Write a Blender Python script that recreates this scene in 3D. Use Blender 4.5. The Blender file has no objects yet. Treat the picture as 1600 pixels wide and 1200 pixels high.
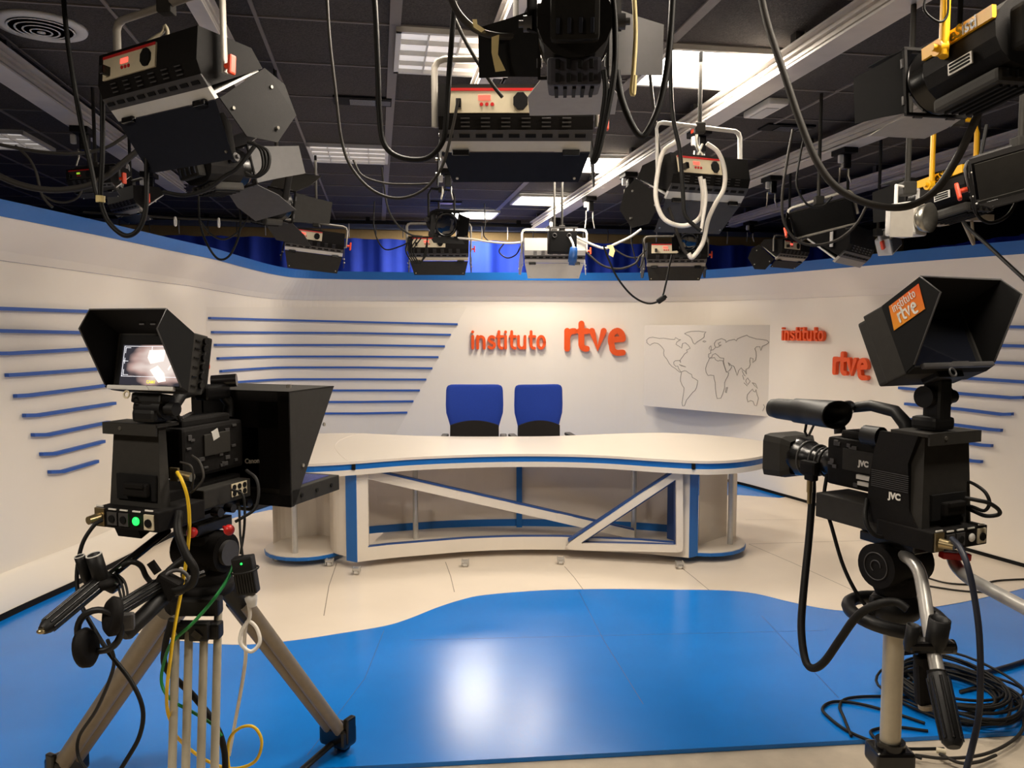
import bpy, bmesh, math, random
from math import sin, cos, tan, atan, atan2, pi, radians as RAD
from mathutils import Vector, Matrix
random.seed(7)
SC = bpy.context.scene
COL = SC.collection
V = Vector
# ------------------------------------------------------------------ camera
F = 1240.0; TH = atan(90 / F); H = 1.7
cd = bpy.data.cameras.new('camera'); cam = bpy.data.objects.new('camera', cd); COL.objects.link(cam)
cd.sensor_width = 36; cd.sensor_fit = 'HORIZONTAL'; cd.lens = 36 * F / 1600; cd.clip_start = .05; cd.clip_end = 100
cam.location = (0, 0, H); cam.rotation_euler = (pi / 2 - TH, 0, 0); SC.camera = cam

def ray(px, py):
    xc = (px - 800) / F; yc = (600 - py) / F
    return V((xc, cos(TH) + yc * sin(TH), -sin(TH) + yc * cos(TH)))
def P(px, py, d):                       # point seen at a pixel, d metres ahead
    r = ray(px, py); return V((0, 0, H)) + r * (d / r.y)
def PZ(px, py, z):                      # point seen at a pixel, on the level z
    r = ray(px, py); return V((0, 0, H)) + r * ((z - H) / r.z)
AZ = atan(210 / F)                      # the room is turned against the set by this angle
def UV(u, v, z): return V((u * cos(AZ) - v * sin(AZ), u * sin(AZ) + v * cos(AZ), z))
RU = Matrix.Rotation(AZ, 3, 'Z')
# ------------------------------------------------------------------ materials
def lin(c):
    c /= 255.0
    return c / 12.92 if c <= .04045 else ((c + .055) / 1.055) ** 2.4
def rgb(r, g, b): return (lin(r), lin(g), lin(b), 1)
def mat(name, col, rough=.5, metal=0, noise=0, nscale=40, bump=0, bscale=200, spec=.5, emit=0, coat=0):
    m = bpy.data.materials.new(name); m.use_nodes = True
    nt = m.node_tree; b = nt.nodes['Principled BSDF']
    b.inputs['Base Color'].default_value = col; b.inputs['Roughness'].default_value = rough
    b.inputs['Metallic'].default_value = metal; b.inputs['Specular IOR Level'].default_value = spec
    if coat: b.inputs['Coat Weight'].default_value = coat; b.inputs['Coat Roughness'].default_value = .12
    if emit:
        b.inputs['Emission Color'].default_value = col; b.inputs['Emission Strength'].default_value = emit
    tc = nt.nodes.new('ShaderNodeTexCoord')
    if noise:
        n = nt.nodes.new('ShaderNodeTexNoise'); n.inputs['Scale'].default_value = nscale; n.inputs['Detail'].default_value = 4
        r = nt.nodes.new('ShaderNodeValToRGB'); e = r.color_ramp.elements
        e[0].position = .3; e[1].position = .7
        e[0].color = [c * (1 - noise) for c in col[:3]] + [1]; e[1].color = [min(1, c * (1 + noise)) for c in col[:3]] + [1]
        nt.links.new(tc.outputs['Object'], n.inputs['Vector']); nt.links.new(n.outputs['Fac'], r.inputs['Fac'])
        nt.links.new(r.outputs['Color'], b.inputs['Base Color'])
    if bump:
        n = nt.nodes.new('ShaderNodeTexNoise'); n.inputs['Scale'].default_value = bscale
        bp = nt.nodes.new('ShaderNodeBump'); bp.inputs['Strength'].default_value = bump; bp.inputs['Distance'].default_value = .01
        nt.links.new(tc.outputs['Object'], n.inputs['Vector']); nt.links.new(n.outputs['Fac'], bp.inputs['Height'])
        nt.links.new(bp.outputs['Normal'], b.inputs['Normal'])
    return m
M = {}
M['wall'] = mat('white_wall_paint', rgb(237, 228, 215), .55, noise=.012, nscale=3)
M['white'] = mat('white_laminate', rgb(216, 206, 192), .32, noise=.01, nscale=6)
M['floorwhite'] = mat('white_floor_panel', rgb(226, 213, 196), .3, noise=.02, nscale=5)
M['floorblue'] = mat('blue_floor_paint', rgb(4, 117, 209), .24, noise=.05, nscale=2.5, bump=.03, bscale=9)
M['concrete'] = mat('concrete', rgb(190, 177, 158), .75, noise=.12, nscale=8, bump=.1)
M['blue'] = mat('blue_paint', rgb(12, 96, 172), .4, noise=.02)
M['stripblue'] = mat('blue_strip_paint', rgb(40, 88, 172), .45, noise=.02)
M['darkblue'] = mat('dark_blue_edge', rgb(38, 70, 128), .4, noise=.02)
M['greypanel'] = mat('grey_panel', rgb(232, 220, 209), .35, noise=.02, nscale=4)
M['orange'] = mat('orange_acrylic', rgb(232, 84, 22), .4, noise=.02)
M['mapboard'] = mat('map_board', rgb(226, 218, 207), .6, noise=.01)
M['mapline'] = mat('map_line', rgb(142, 134, 124), .7, noise=.02)
M['fabric'] = mat('blue_chair_fabric', rgb(28, 66, 176), .85, noise=.08, nscale=160, bump=.3, bscale=500)
M['fabblack'] = mat('black_chair_fabric', rgb(32, 28, 26), .9, noise=.1, nscale=160, bump=.3, bscale=500)
M['curtain'] = mat('blue_curtain_cloth', rgb(17, 54, 172), .8, noise=.05, nscale=12, bump=.1, bscale=120)
M['tile'] = mat('dark_acoustic_tile', rgb(56, 51, 49), .95, noise=.5, nscale=130, bump=.35, bscale=150)
M['tbar'] = mat('grey_ceiling_grid', rgb(112, 105, 101), .6, noise=.04)
M['roomdark'] = mat('dark_room_wall', rgb(26, 24, 26), .9, noise=.1)
M['beige'] = mat('beige_strip_paint', rgb(196, 168, 120), .8, noise=.04)
M['alu'] = mat('aluminium', rgb(206, 200, 194), .4, .3, noise=.06, nscale=9)
M['steel'] = mat('brushed_steel', rgb(192, 189, 184), .36, .6, noise=.05)
M['champ'] = mat('champagne_tube', rgb(190, 181, 160), .38, .3, noise=.04)
M['leg'] = mat('grey_brown_leg', rgb(138, 126, 109), .5, .2, noise=.06)
M['yokegrey'] = mat('grey_yoke_paint', rgb(158, 152, 143), .5, .1, noise=.04)
M['lightgrey'] = mat('light_grey_paint', rgb(206, 203, 198), .45, noise=.02)
M['black'] = mat('black_painted_metal', rgb(21, 19, 18), .7, spec=.14, noise=.15, nscale=90, bump=.08, bscale=400)
M['blackgloss'] = mat('glossy_black_plastic', rgb(15, 14, 14), .25, noise=.1)
M['blackmat'] = mat('matt_black', rgb(12, 11, 11), .85, spec=.25, noise=.15)
M['graphite'] = mat('graphite_paint', rgb(47, 45, 42), .65, spec=.2, noise=.08, bump=.05, bscale=300)
M['bluegrey'] = mat('blue_grey_door', rgb(27, 29, 38), .65, spec=.18, noise=.08)
M['slate'] = mat('slate_painted_metal', rgb(62, 61, 69), .6, noise=.06, spec=.25)
M['bluestrip'] = mat('blue_grey_strip', rgb(120, 130, 160), .7, noise=.03)
M['dgrey'] = mat('dark_grey_metal', rgb(70, 68, 68), .5, .2, noise=.06)
M['rubber'] = mat('black_rubber', rgb(17, 16, 16), .5, spec=.35, noise=.1)
M['cream'] = mat('cream_panel', rgb(212, 200, 172), .5, noise=.03)
M['red'] = mat('red_plastic', rgb(196, 36, 34), .4, noise=.03)
M['redorange'] = mat('orange_red_knob', rgb(236, 74, 38), .4, noise=.03)
M['yellow'] = mat('yellow_paint', rgb(238, 178, 22), .42, noise=.04)
M['tape'] = mat('masking_tape', rgb(226, 206, 146), .7, noise=.05)
M['gold'] = mat('brass_connector', rgb(176, 158, 120), .3, .9, noise=.04)
M['silver'] = mat('nickel_connector', rgb(190, 186, 176), .28, .9, noise=.03)
M['cableblack'] = mat('black_cable', rgb(22, 21, 20), .55, spec=.22, noise=.06)
M['cablegrey'] = mat('grey_cable', rgb(50, 47, 44), .6, spec=.2, noise=.05)
M['cablewhite'] = mat('white_cable', rgb(222, 216, 206), .5, noise=.03)
M['cableyellow'] = mat('yellow_cable', rgb(232, 190, 34), .5, noise=.03)
M['cablegreen'] = mat('green_cable', rgb(22, 128, 58), .5, noise=.03)
M['navy'] = mat('navy_cable', rgb(28, 32, 46), .5, noise=.05)
M['bluepl'] = mat('blue_plug_plastic', rgb(34, 84, 150), .4, noise=.03)
M['glass'] = mat('dark_lens_glass', rgb(20, 22, 30), .06, noise=.02, spec=.8)
M['labelwhite'] = mat('white_print', rgb(226, 222, 214), .5, noise=.01)
M['ledgreen'] = mat('green_led', (.02, 1, .12, 1), .4, emit=1.6)
M['ledred'] = mat('red_led', (1, .06, .04, 1), .4, emit=3)
M['lcdgreen'] = mat('green_lcd', (.45, .8, .05, 1), .4, emit=.6)
M['ledblue'] = mat('violet_led', (.3, .2, 1, 1), .4, emit=2)
M['linewhite'] = mat('screen_marker', (.9, .92, 1, 1), .4, emit=.9)
M['lineyellow'] = mat('screen_caption', (.9, .85, .1, 1), .4, emit=.7)
M['lampon'] = mat('lit_diffuser', (1, .95, .86, 1), .5, emit=9)
M['lampdim'] = mat('dim_diffuser', (1, .94, .90, 1), .5, emit=.42)
M['lampmid'] = mat('half_lit_diffuser', (1, .94, .88, 1), .5, emit=1.2)
M['patch'] = mat('screen_patch', (1, .88, .82, 1), .4, emit=.95)
M['prompt'] = mat('prompter_glass', rgb(70, 72, 120), .12, noise=.02)
# sticker: orange shading into yellow, printed
def grad_mat(name, c0, c1):
    m = mat(name, c0, .4); nt = m.node_tree; b = nt.nodes['Principled BSDF']
    tc = nt.nodes.new('ShaderNodeTexCoord'); s = nt.nodes.new('ShaderNodeSeparateXYZ'); r = nt.nodes.new('ShaderNodeValToRGB')
    nt.links.new(tc.outputs['Generated'], s.inputs[0]); nt.links.new(s.outputs['Z'], r.inputs[0])
    r.color_ramp.elements[0].color = c0; r.color_ramp.elements[1].color = c1
    nt.links.new(r.outputs[0], b.inputs['Base Color']); return m
M['sticker'] = grad_mat('orange_sticker', rgb(226, 150, 40), rgb(226, 88, 40))
# the picture on the left camera's small screen
def screen_mat():
    m = bpy.data.materials.new('screen_picture'); m.use_nodes = True; nt = m.node_tree; b = nt.nodes['Principled BSDF']
    b.inputs['Base Color'].default_value = (.01, .01, .01, 1); b.inputs['Roughness'].default_value = .3
    L = nt.links.new; N = nt.nodes.new
    tc = N('ShaderNodeTexCoord'); mp = N('ShaderNodeMapping'); L(tc.outputs['Generated'], mp.inputs[0])
    n = N('ShaderNodeTexNoise'); n.inputs['Scale'].default_value = 3.2; n.inputs['Detail'].default_value = 1; L(mp.outputs[0], n.inputs[0])
    gr = N('ShaderNodeTexGradient'); gr.gradient_type = 'SPHERICAL'
    m2 = N('ShaderNodeMapping'); m2.inputs['Location'].default_value = (-.66, 0, -.52); m2.inputs['Scale'].default_value = (1.0, 0, 1.0)
    m2.vector_type = 'POINT'; L(tc.outputs['Generated'], m2.inputs[0]); L(m2.outputs[0], gr.inputs[0])
    a = N('ShaderNodeMath'); a.operation = 'MULTIPLY_ADD'; L(n.outputs['Fac'], a.inputs[0]); a.inputs[1].default_value = .45; L(gr.outputs['Fac'], a.inputs[2])
    r = N('ShaderNodeValToRGB'); e = r.color_ramp.elements
    e[0].position = .66; e[0].color = (.035, .033, .045, 1); e[1].position = 1.05; e[1].color = (1, .86, .78, 1)
    k = e.new(.80); k.color = (.55, .36, .32, 1); L(a.outputs[0], r.inputs[0])
    L(r.outputs[0], b.inputs['Emission Color']); b.inputs['Emission Strength'].default_value = .95
    return m
M['screen'] = screen_mat()
# ------------------------------------------------------------------ mesh builder
def frame(fwd, up=V((0, 0, 1))):        # 3x3 matrix with local Y along fwd
    y = V(fwd).normalized(); x = y.cross(up).normalized(); z = x.cross(y)
    return Matrix((x, y, z)).transposed()
def smooth_path(pts, n=6, closed=False):
    p = [V(q) for q in pts]
    if len(p) < 3: return p
    out = []; L = len(p)
    rng = range(L if closed else L - 1)
    for i in rng:
        a = p[(i - 1) % L] if (closed or i > 0) else p[0] * 2 - p[1]
        b = p[i]; c = p[(i + 1) % L]
        d = p[(i + 2) % L] if (closed or i + 2 < L) else p[-1] * 2 - p[-2]
        for k in range(n):
            t = k / n
            out.append(.5 * ((2 * b) + (c - a) * t + (2 * a - 5 * b + 4 * c - d) * t * t + (3 * b - a - 3 * c + d) * t ** 3))
    if not closed: out.append(p[-1])
    return out
class MB:
    def __init__(s): s.bm = bmesh.new()
    def add(s, vs, fs, smooth=False):
        v = [s.bm.verts.new(q) for q in vs]
        for f in fs:
            try:
                k = s.bm.faces.new([v[i] for i in f]); k.smooth = smooth
            except ValueError: pass
        return s
    def box(s, c, d, R=None, bev=0):
        t = bmesh.new(); bmesh.ops.create_cube(t, size=1)
        for v in t.verts: v.co = V((v.co.x * d[0], v.co.y * d[1], v.co.z * d[2]))
        if bev:
            bmesh.ops.bevel(t, geom=t.edges[:], offset=min(bev, .49 * min(d)), segments=2, profile=.6, affect='EDGES')
        c = V(c); t.verts.index_update()
        vs = [(R @ v.co if R else v.co) + c for v in t.verts]
        s.add(vs, [[v.index for v in f.verts] for f in t.faces]); t.free(); return s
    def tube(s, pts, r, n=8, closed=False, sm=0, cap=True, flat=1.0):
        pts = [V(p) for p in pts]
        if sm: pts = smooth_path(pts, sm, closed)
        L = len(pts); rs = r if isinstance(r, (list, tuple)) else [r] * L
        T = []
        for i in range(L):
            a = pts[(i - 1) % L] if closed or i else pts[0]; b = pts[(i + 1) % L] if closed or i < L - 1 else pts[-1]
            t = (b - a); T.append(t.normalized() if t.length > 1e-9 else V((0, 0, 1)))
        nrm = T[0].orthogonal().normalized()
        if abs(T[0].z) < .95: nrm = T[0].cross(V((0, 0, 1))).normalized()
        vs = []; 
        for i in range(L):
            nrm = (nrm - T[i] * nrm.dot(T[i]))
            nrm = nrm.normalized() if nrm.length > 1e-6 else T[i].orthogonal().normalized()
            bn = T[i].cross(nrm)
            for k in range(n):
                a = 2 * pi * k / n
                vs.append(pts[i] + nrm * (cos(a) * rs[i]) + bn * (sin(a) * rs[i] * flat))
        fs = []
        for i in range(L if closed else L - 1):
            j = (i + 1) % L
            for k in range(n):
                l = (k + 1) % n; fs.append((i * n + k, i * n + l, j * n + l, j * n + k))
        s.add(vs, fs, True)
        if cap and not closed:
            s.add(vs[:n], [list(range(n))[::-1]]); s.add(vs[-n:], [list(range(n))])
        return s
    def cyl(s, a, b, r, r2=None, n=20, cap=True):
        return s.tube([a, b], [r, r if r2 is None else r2], n, cap=cap)
    def lathe(s, prof, a, axis, n=28):   # prof: (radius, height) along axis from point a
        R = frame(axis, V((0, 0, 1)) if abs(V(axis).normalized().z) < .95 else V((1, 0, 0)))
        vs = []; fs = []
        for r, h in prof:
            for k in range(n):
                t = 2 * pi * k / n; vs.append(V(a) + R @ V((r * cos(t), h, r * sin(t))))
        for i in range(len(prof) - 1):
            for k in range(n):
                l = (k + 1) % n; fs.append((i * n + k, i * n + l, (i + 1) * n + l, (i + 1) * n + k))
        s.add(vs, fs, True)
        if prof[0][0] > 1e-4: s.add(vs[:n], [list(range(n))[::-1]])
        if prof[-1][0] > 1e-4: s.add(vs[-n:], [list(range(n))])
        return s
    def prism(s, poly, h, fn):           # poly 2-D, fn maps (a,b,c) to a point, c in {0,h}
        n = len(poly)
        vs = [V(fn(a, b, 0)) for a, b in poly] + [V(fn(a, b, h)) for a, b in poly]
        fs = [list(range(n))[::-1], list(range(n, 2 * n))] + [(i, (i + 1) % n, n + (i + 1) % n, n + i) for i in range(n)]
        return s.add(vs, fs)
    def plate(s, poly, n, th):           # 3-D polygon given thickness th along n
        n = V(n).normalized() * th; k = len(poly); vs = [V(p) for p in poly] + [V(p) + n for p in poly]
        return s.add(vs, [list(range(k))[::-1], list(range(k, 2 * k))] + [(i, (i + 1) % k, k + (i + 1) % k, k + i) for i in range(k)])
    def sphere(s, c, r, sc=(1, 1, 1), n=14):
        t = bmesh.new(); bmesh.ops.create_uvsphere(t, u_segments=n, v_segments=n // 2 + 2, radius=r); t.verts.index_update()
        s.add([V(c) + V((v.co.x * sc[0], v.co.y * sc[1], v.co.z * sc[2])) for v in t.verts], [[v.index for v in f.verts] for f in t.faces], True); t.free(); return s
    def torus(s, c, R, r, axis=(0, 0, 1), n=28, m=8, arc=2 * pi):
        f = frame(axis, V((1, 0, 0)) if abs(V(axis).normalized().x) < .9 else V((0, 0, 1)))
        full = abs(arc - 2 * pi) < 1e-3
        pts = [V(c) + f @ V((R * cos(arc * k / n), 0, R * sin(arc * k / n))) for k in range(n if full else n + 1)]
        return s.tube(pts, r, m, closed=full)
    def ribbon(s, path, w, h, fn, caps=True):   # a flat stroke with round ends, h deep
        p = [V((a, b)) for a, b in path]; L = []; R = []
        for i in range(len(p)):
            t = (p[min(i + 1, len(p) - 1)] - p[max(i - 1, 0)]).normalized(); n = V((-t.y, t.x)) * (w / 2)
            L.append(p[i] + n); R.append(p[i] - n)
        t1 = (p[-1] - p[-2]).normalized(); t0 = (p[0] - p[1]).normalized()
        def capp(c, t):
            a0 = atan2(t.y, t.x) + pi / 2
            return [c + V((cos(a0 - pi * k / 6), sin(a0 - pi * k / 6))) * (w / 2) for k in range(1, 6)]
        poly = L + (capp(p[-1], t1) if caps else []) + R[::-1] + (capp(p[0], t0) if caps else [])
        n = len(L); k = len(poly)
        vs = [V(fn(q.x, q.y, 0)) for q in poly] + [V(fn(q.x, q.y, h)) for q in poly]
        nc = 5 if caps else 0; fs = []
        def ri(i): return n + nc + (n - 1 - i)
        for z in (0, k):
            for i in range(n - 1):
                f = (z + i, z + i + 1, z + ri(i + 1), z + ri(i)); fs.append(f if z else f[::-1])
            if caps:
                f = [z + n - 1] + [z + n + j for j in range(5)] + [z + ri(n - 1)]; fs.append(f)
                f = [z + ri(0)] + [z + 2 * n + 5 + j for j in range(5)] + [z]; fs.append(f)
        fs += [(i, (i + 1) % k, k + (i + 1) % k, k + i) for i in range(k)]
        return s.add(vs, fs)
    def xf(s, R, t=(0, 0, 0)):
        for v in s.bm.verts: v.co = R @ v.co + V(t)
        return s
    def build(s, name, m, parent=None, world=False, label=None, fix=True):
        if fix: bmesh.ops.recalc_face_normals(s.bm, faces=s.bm.faces[:])
        me = bpy.data.meshes.new(name)
        if world and parent is not None:
            mt_ = Matrix.Identity(4); p_ = parent
            while p_ is not None: mt_ = p_.matrix_basis @ mt_; p_ = p_.parent
            inv = mt_.inverted()
            for v in s.bm.verts: v.co = inv @ v.co
        s.bm.to_mesh(me); s.bm.free()
        o = bpy.data.objects.new(name, me); COL.objects.link(o)
        if not isinstance(m, (list, tuple)): m = [m]
        for k in m: me.materials.append(M[k] if isinstance(k, str) else k)
        if parent is not None: o.parent = parent
        if label: o['label'] = label
        return o
    def top(s, name, m, label, cat, group=None, kind=None):   # a top-level thing of one mesh; origin to its base
        o = s.build(name, m); co = [v.co for v in o.data.vertices]
        c = sum(co, V()) / len(co); c.z = min(v.z for v in co)
        o.data.transform(Matrix.Translation(-c)); o.location = c
        tag(o, label, cat, group, kind); return o
def tag(o, label=None, cat=None, group=None, kind=None):
    if label: o['label'] = label
    if cat: o['category'] = cat
    if group: o['group'] = group
    if kind: o['kind'] = kind
    return o
def thing(name, label, cat, loc=(0, 0, 0), R=None, group=None):
    o = bpy.data.objects.new(name, None); COL.objects.link(o); o.empty_display_size = .1
    o.matrix_basis = Matrix.Translation(V(loc)) @ (R.to_4x4() if R else Matrix.Identity(4))
    return tag(o, label, cat, group)
def struct(mb, name, m): 
    o = mb.build(name, m); o['kind'] = 'structure'; return o
def text_mesh(txt, size, fn, bold=0):
    c = bpy.data.curves.new('print', 'FONT'); c.body = txt; c.size = size; c.align_x = 'CENTER'; c.align_y = 'CENTER'; c.offset = bold
    o = bpy.data.objects.new('print', c); COL.objects.link(o)
    bpy.context.view_layer.update()
    me = bpy.data.meshes.new_from_object(o.evaluated_get(bpy.context.evaluated_depsgraph_get()))
    mb = MB(); mb.add([V(fn(v.co.x, v.co.y)) for v in me.vertices], [list(p.vertices) for p in me.polygons])
    bpy.data.objects.remove(o); bpy.data.curves.remove(c); bpy.data.meshes.remove(me); return mb
def cable(pts, r, m, label, cat='cable', group=None, name='cable', sm=6, n=8):
    w = []
    for q in pts:
        w.append(P(*q) if not isinstance(q, Vector) else q)
    return MB().tube(w, r, n, sm=sm).top(name, m, label, cat, group)
def interp(tab, x):
    for (a, b), (c, d) in zip(tab, tab[1:]):
        if x <= c: return b + (d - b) * (x - a) / (c - a)
    (a, b), (c, d) = tab[-2:]
    return b + (d - b) * (x - a) / (c - a)
# ================================================================== THE SET: floor, ceiling, walls
CZ = 3.05
# concrete studio floor
m = MB(); m.add([UV(-6, -3, 0), UV(7.5, -3, 0), UV(7.5, 10.8, 0), UV(-6, 10.8, 0)], [(0, 1, 2, 3)]); struct(m, 'floor', 'concrete')
# blue platform
fl = PZ(560, 1197, .02); fr = PZ(1550, 1145, .02); dx = (fr - fl)
a = fl - dx * 1.6; b = fl + dx * 2.2
pb = [a, b, V((b.x, 9.9, .02)), V((a.x, 9.9, .02))]
m = MB(); m.plate([q - V((0, 0, .018)) for q in pb], (0, 0, 1), .018); struct(m, 'floor', 'floorblue')
# white panels with a wavy edge
edge = [(121, 912), (124, 935), (136, 955), (160, 972), (200, 985), (250, 996), (310, 1004), (383, 1007), (460, 1000), (530, 989.5), (600, 978), (640, 966),
        (680, 950), (720, 937), (760, 929), (850, 922), (950, 920), (1050, 921), (1130, 922), (1180, 927), (1230, 939), (1290, 951), (1340, 955),
        (1400, 955), (1480, 945), (1540, 933), (1600, 919), (1700, 895)]
far = [(1620, 889), (1500, 855), (1400, 825), (1300, 795), (1232, 776), (1218, 778), (1155, 773.5), (900, 775), (600, 783), (420, 797), (370, 808), (240, 849)]
ep = smooth_path([PZ(x, y, .022) for x, y in edge], 4) + [PZ(x, y, .022) for x, y in far]
m = MB(); m.plate([q - V((0, 0, .003)) for q in ep], (0, 0, 1), .003); struct(m, 'floor', 'floorwhite')
# joints between the floor panels
m = MB()
for pl in ([(506, 962), (514, 915), (526, 880)], [(710, 925), (704, 900), (696, 878)], [(911, 921), (897, 902), (882, 885)], [(1108, 922), (1085, 903), (1066, 888)],
           [(1400, 953), (1240, 880), (1170, 850)], [(1165, 812), (1350, 812)], [(1170, 850), (1400, 843)],
           ):
    w = [PZ(x, y, .0222) for x, y in pl]
    for p, q in zip(w, w[1:]):
        n = (q - p).cross(V((0, 0, 1))).normalized() * .0025; m.add([p - n, q - n, q + n, p + n], [(0, 1, 2, 3)])
struct(m, 'trim_6', 'leg')
m = MB()
for pl in ([(905, 925), (942, 998), (1005, 1100)], [(1190, 962), (1310, 1090)], [(480, 1180), (570, 1060), (600, 985)], [(640, 1000), (1290, 985)]):
    w = [PZ(x, y, .0203) for x, y in pl]
    for p, q in zip(w, w[1:]):
        n = (q - p).cross(V((0, 0, 1))).normalized() * .0015; m.add([p - n, q - n, q + n, p + n], [(0, 1, 2, 3)])
struct(m, 'trim_7', 'darkblue')
# ceiling of dark tiles on a grey grid
m = MB(); m.add([UV(-6, -3, CZ), UV(7.5, -3, CZ), UV(7.5, 10.8, CZ), UV(-6, 10.8, CZ)], [(3, 2, 1, 0)]); struct(m, 'ceiling', 'tile')
cols = [(.095 + .6 * k) for k in range(-9, 2)] + [.7, 1.39, 2.02, 2.62, 3.22, 3.82, 4.42, 5.02, 5.62, 6.22]
m = MB()
for u in sorted(set(round(c, 3) for c in cols)):
    w = .05 if abs(u - .095) < .01 or abs(u - 1.39) < .01 else .016
    m.box(UV(u, 3.9, CZ - .004), (w, 13.6, .008), RU)
for k in range(-5, 18):
    m.box(UV(.7, .1 + .6 * k, CZ - .003), (13.4, .012, .006), RU)
struct(m, 'trim_1', 'tbar')
# room walls
def roomwall(name, a, b, z0, z1, m_):
    d = (b - a); mb = MB(); n = V((-d.y, d.x, 0)).normalized() * .1
    mb.plate([V((a.x, a.y, z0)), V((b.x, b.y, z0)), V((b.x, b.y, z1)), V((a.x, a.y, z1))], n, .1); return struct(mb, name, m_)
roomwall('wall_back', UV(7.5, 10.55, 0), UV(-6, 10.55, 0), 0, CZ, 'beige')
roomwall('wall_left', UV(-6, -3, 0), UV(-6, 10.8, 0), 0, CZ, 'roomdark')
roomwall('wall_right', UV(7.5, 10.8, 0), UV(7.5, -3, 0), 0, CZ, 'roomdark')
roomwall('wall_front', UV(-6, -3, 0), UV(7.5, -3, 0), 0, CZ, 'roomdark')
m = MB(); m.box(UV(.9, 10.4, 2.99), (12, .04, .11), RU); struct(m, 'trim_2', 'bluestrip')
# ---- ceiling lights
def ceil_light(u0, v0, u1, v1, mode, label):
    t = thing('ceiling_light', label, 'ceiling light', UV((u0 + u1) / 2, (v0 + v1) / 2, CZ - .03), RU, 'square ceiling lights')
    w, d = u1 - u0, v1 - v0
    f = MB()
    for x, y, a, b in ((0, d / 2 - .012, w, .024), (0, -d / 2 + .012, w, .024), (w / 2 - .012, 0, .024, d), (-w / 2 + .012, 0, .024, d)):
        f.box((x, y, .012), (a, b, .024))
    f.build('frame', 'lightgrey', t)
    g = MB(); g.box((0, 0, .022), (w - .03, d - .03, .006)); g.build('diffuser', {2: 'lampon', 1: 'lampmid', 0: 'lampdim'}[mode], t)
    if mode < 2:
        l = MB()
        for k in range(1, 4): l.box((-w / 2 + w * k / 4, 0, .008), (.006, d - .05, .022))
        for k in range(1, 4): l.box((0, -d / 2 + d * k / 4, .008), (w - .05, .006, .022))
        l.build('louvre', 'lightgrey', t)
    return t
def lamp(u, v, w, d, power, col=(1, .90, .76), z=CZ - .06):
    L = bpy.data.lights.new('ceiling_lamp', 'AREA'); L.shape = 'RECTANGLE'; L.size = w; L.size_y = d; L.energy = power; L.color = col
    o = bpy.data.objects.new('ceiling_lamp', L); COL.objects.link(o); o.location = UV(u, v, z); o.rotation_euler = (0, 0, AZ); return o
CL = [(.10, 3.70, .70, 4.30, 0, 'louvred ceiling light above the middle softbox, dim behind the yellow tape'),
      (-.50, 6.10, .10, 6.70, 0, 'louvred ceiling light over the left half, behind the hanging black loop cable'),
      (-2.99, 6.05, -2.385, 6.62, 0, 'louvred ceiling light at the left edge of the ceiling above the blue cap'),
      (1.39, 3.70, 1.99, 4.30, 2, 'large glaring ceiling light against the widest aluminium rail'),
      (1.42, 6.14, 2.02, 6.75, 2, 'lit ceiling light right of the middle softbox, partly behind its dark flap'),
      (1.44, 8.05, 2.04, 8.66, 2, 'lit ceiling light beside the far end of the middle rail'),
      (.84, 9.25, 1.43, 9.87, 2, 'farthest lit ceiling light, just in front of the blue curtain'),
      (.10, 2.5, .70, 3.1, 2, 'lit ceiling light just above the frame, mirrored in the blue floor'),
      (1.39, 1.3, 1.99, 1.9, 2, 'added lit ceiling light, unseen behind the camera on the right'), (-2.3, .7, -1.7, 1.3, 2, 'added lit ceiling light, unseen behind the camera on the left')]  # last two are unseen, added for front light on the set
for c in CL: ceil_light(*c)
# ================================================================== THE BACKDROP
PLAN = [(-260, 3.55), (-120, 4.06), (0, 4.58), (118, 5.2), (240, 6.15), (300, 6.75), (350, 7.5), (400, 8.35), (450, 8.95), (520, 9.25), (640, 9.42), (800, 9.42), (920, 9.38), (1000, 9.25),
        (1080, 8.92), (1160, 8.35), (1230, 7.75), (1300, 7.2), (1400, 6.5), (1500, 5.95), (1600, 5.5), (1750, 4.95), (1900, 4.5)]
pc = [(V(((x - 800) / F * d, d, 0)), x) for x, d in PLAN]
WP = smooth_path([p for p, x in pc], 8)                  # plan curve, left to right
def px_of(p): return 800 + F * p.x / p.y
WPX = [px_of(p) for p in WP]
def wall_at(px):
    for i in range(len(WP) - 1):
        if WPX[i] <= px <= WPX[i + 1]:
            # along this ray, on the chord
            a, b = WP[i], WP[i + 1]; k = (px - 800) / F
            t = (k * a.y - a.x) / ((b.x - a.x) - k * (b.y - a.y)); return a + (b - a) * t, (b - a).normalized()
    return WP[-1], (WP[-1] - WP[-2]).normalized()
def nrm(t): return V((t.y, -t.x, 0))                      # towards the stage
def wall_pt(px, py, off):                                 # on the wall (off metres in front) where the pixel sees it
    p, t = wall_at(px); n = nrm(t)
    r = ray(px, py); q = p + n * off
    s = (q - V((0, 0, H))).dot(n) / r.dot(n); return V((0, 0, H)) + r * s
bd = thing('studio_backdrop', 'curved white studio backdrop with blue cap, blue strips and leaning upper panel', 'backdrop', (0, 9.4, 0))
ZF = [(-260, 2.09), (0, 2.08), (300, 2.04), (430, 2.0), (800, 2.0), (1200, 1.97), (1900, 1.94)]
ZB = [(-260, 2.31), (0, 2.30), (300, 2.27), (430, 2.24), (800, 2.235), (1200, 2.21), (1900, 2.17)]
TAN = []
for i in range(len(WP)):
    TAN.append((WP[min(i + 1, len(WP) - 1)] - WP[max(i - 1, 0)]).normalized())
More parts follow.
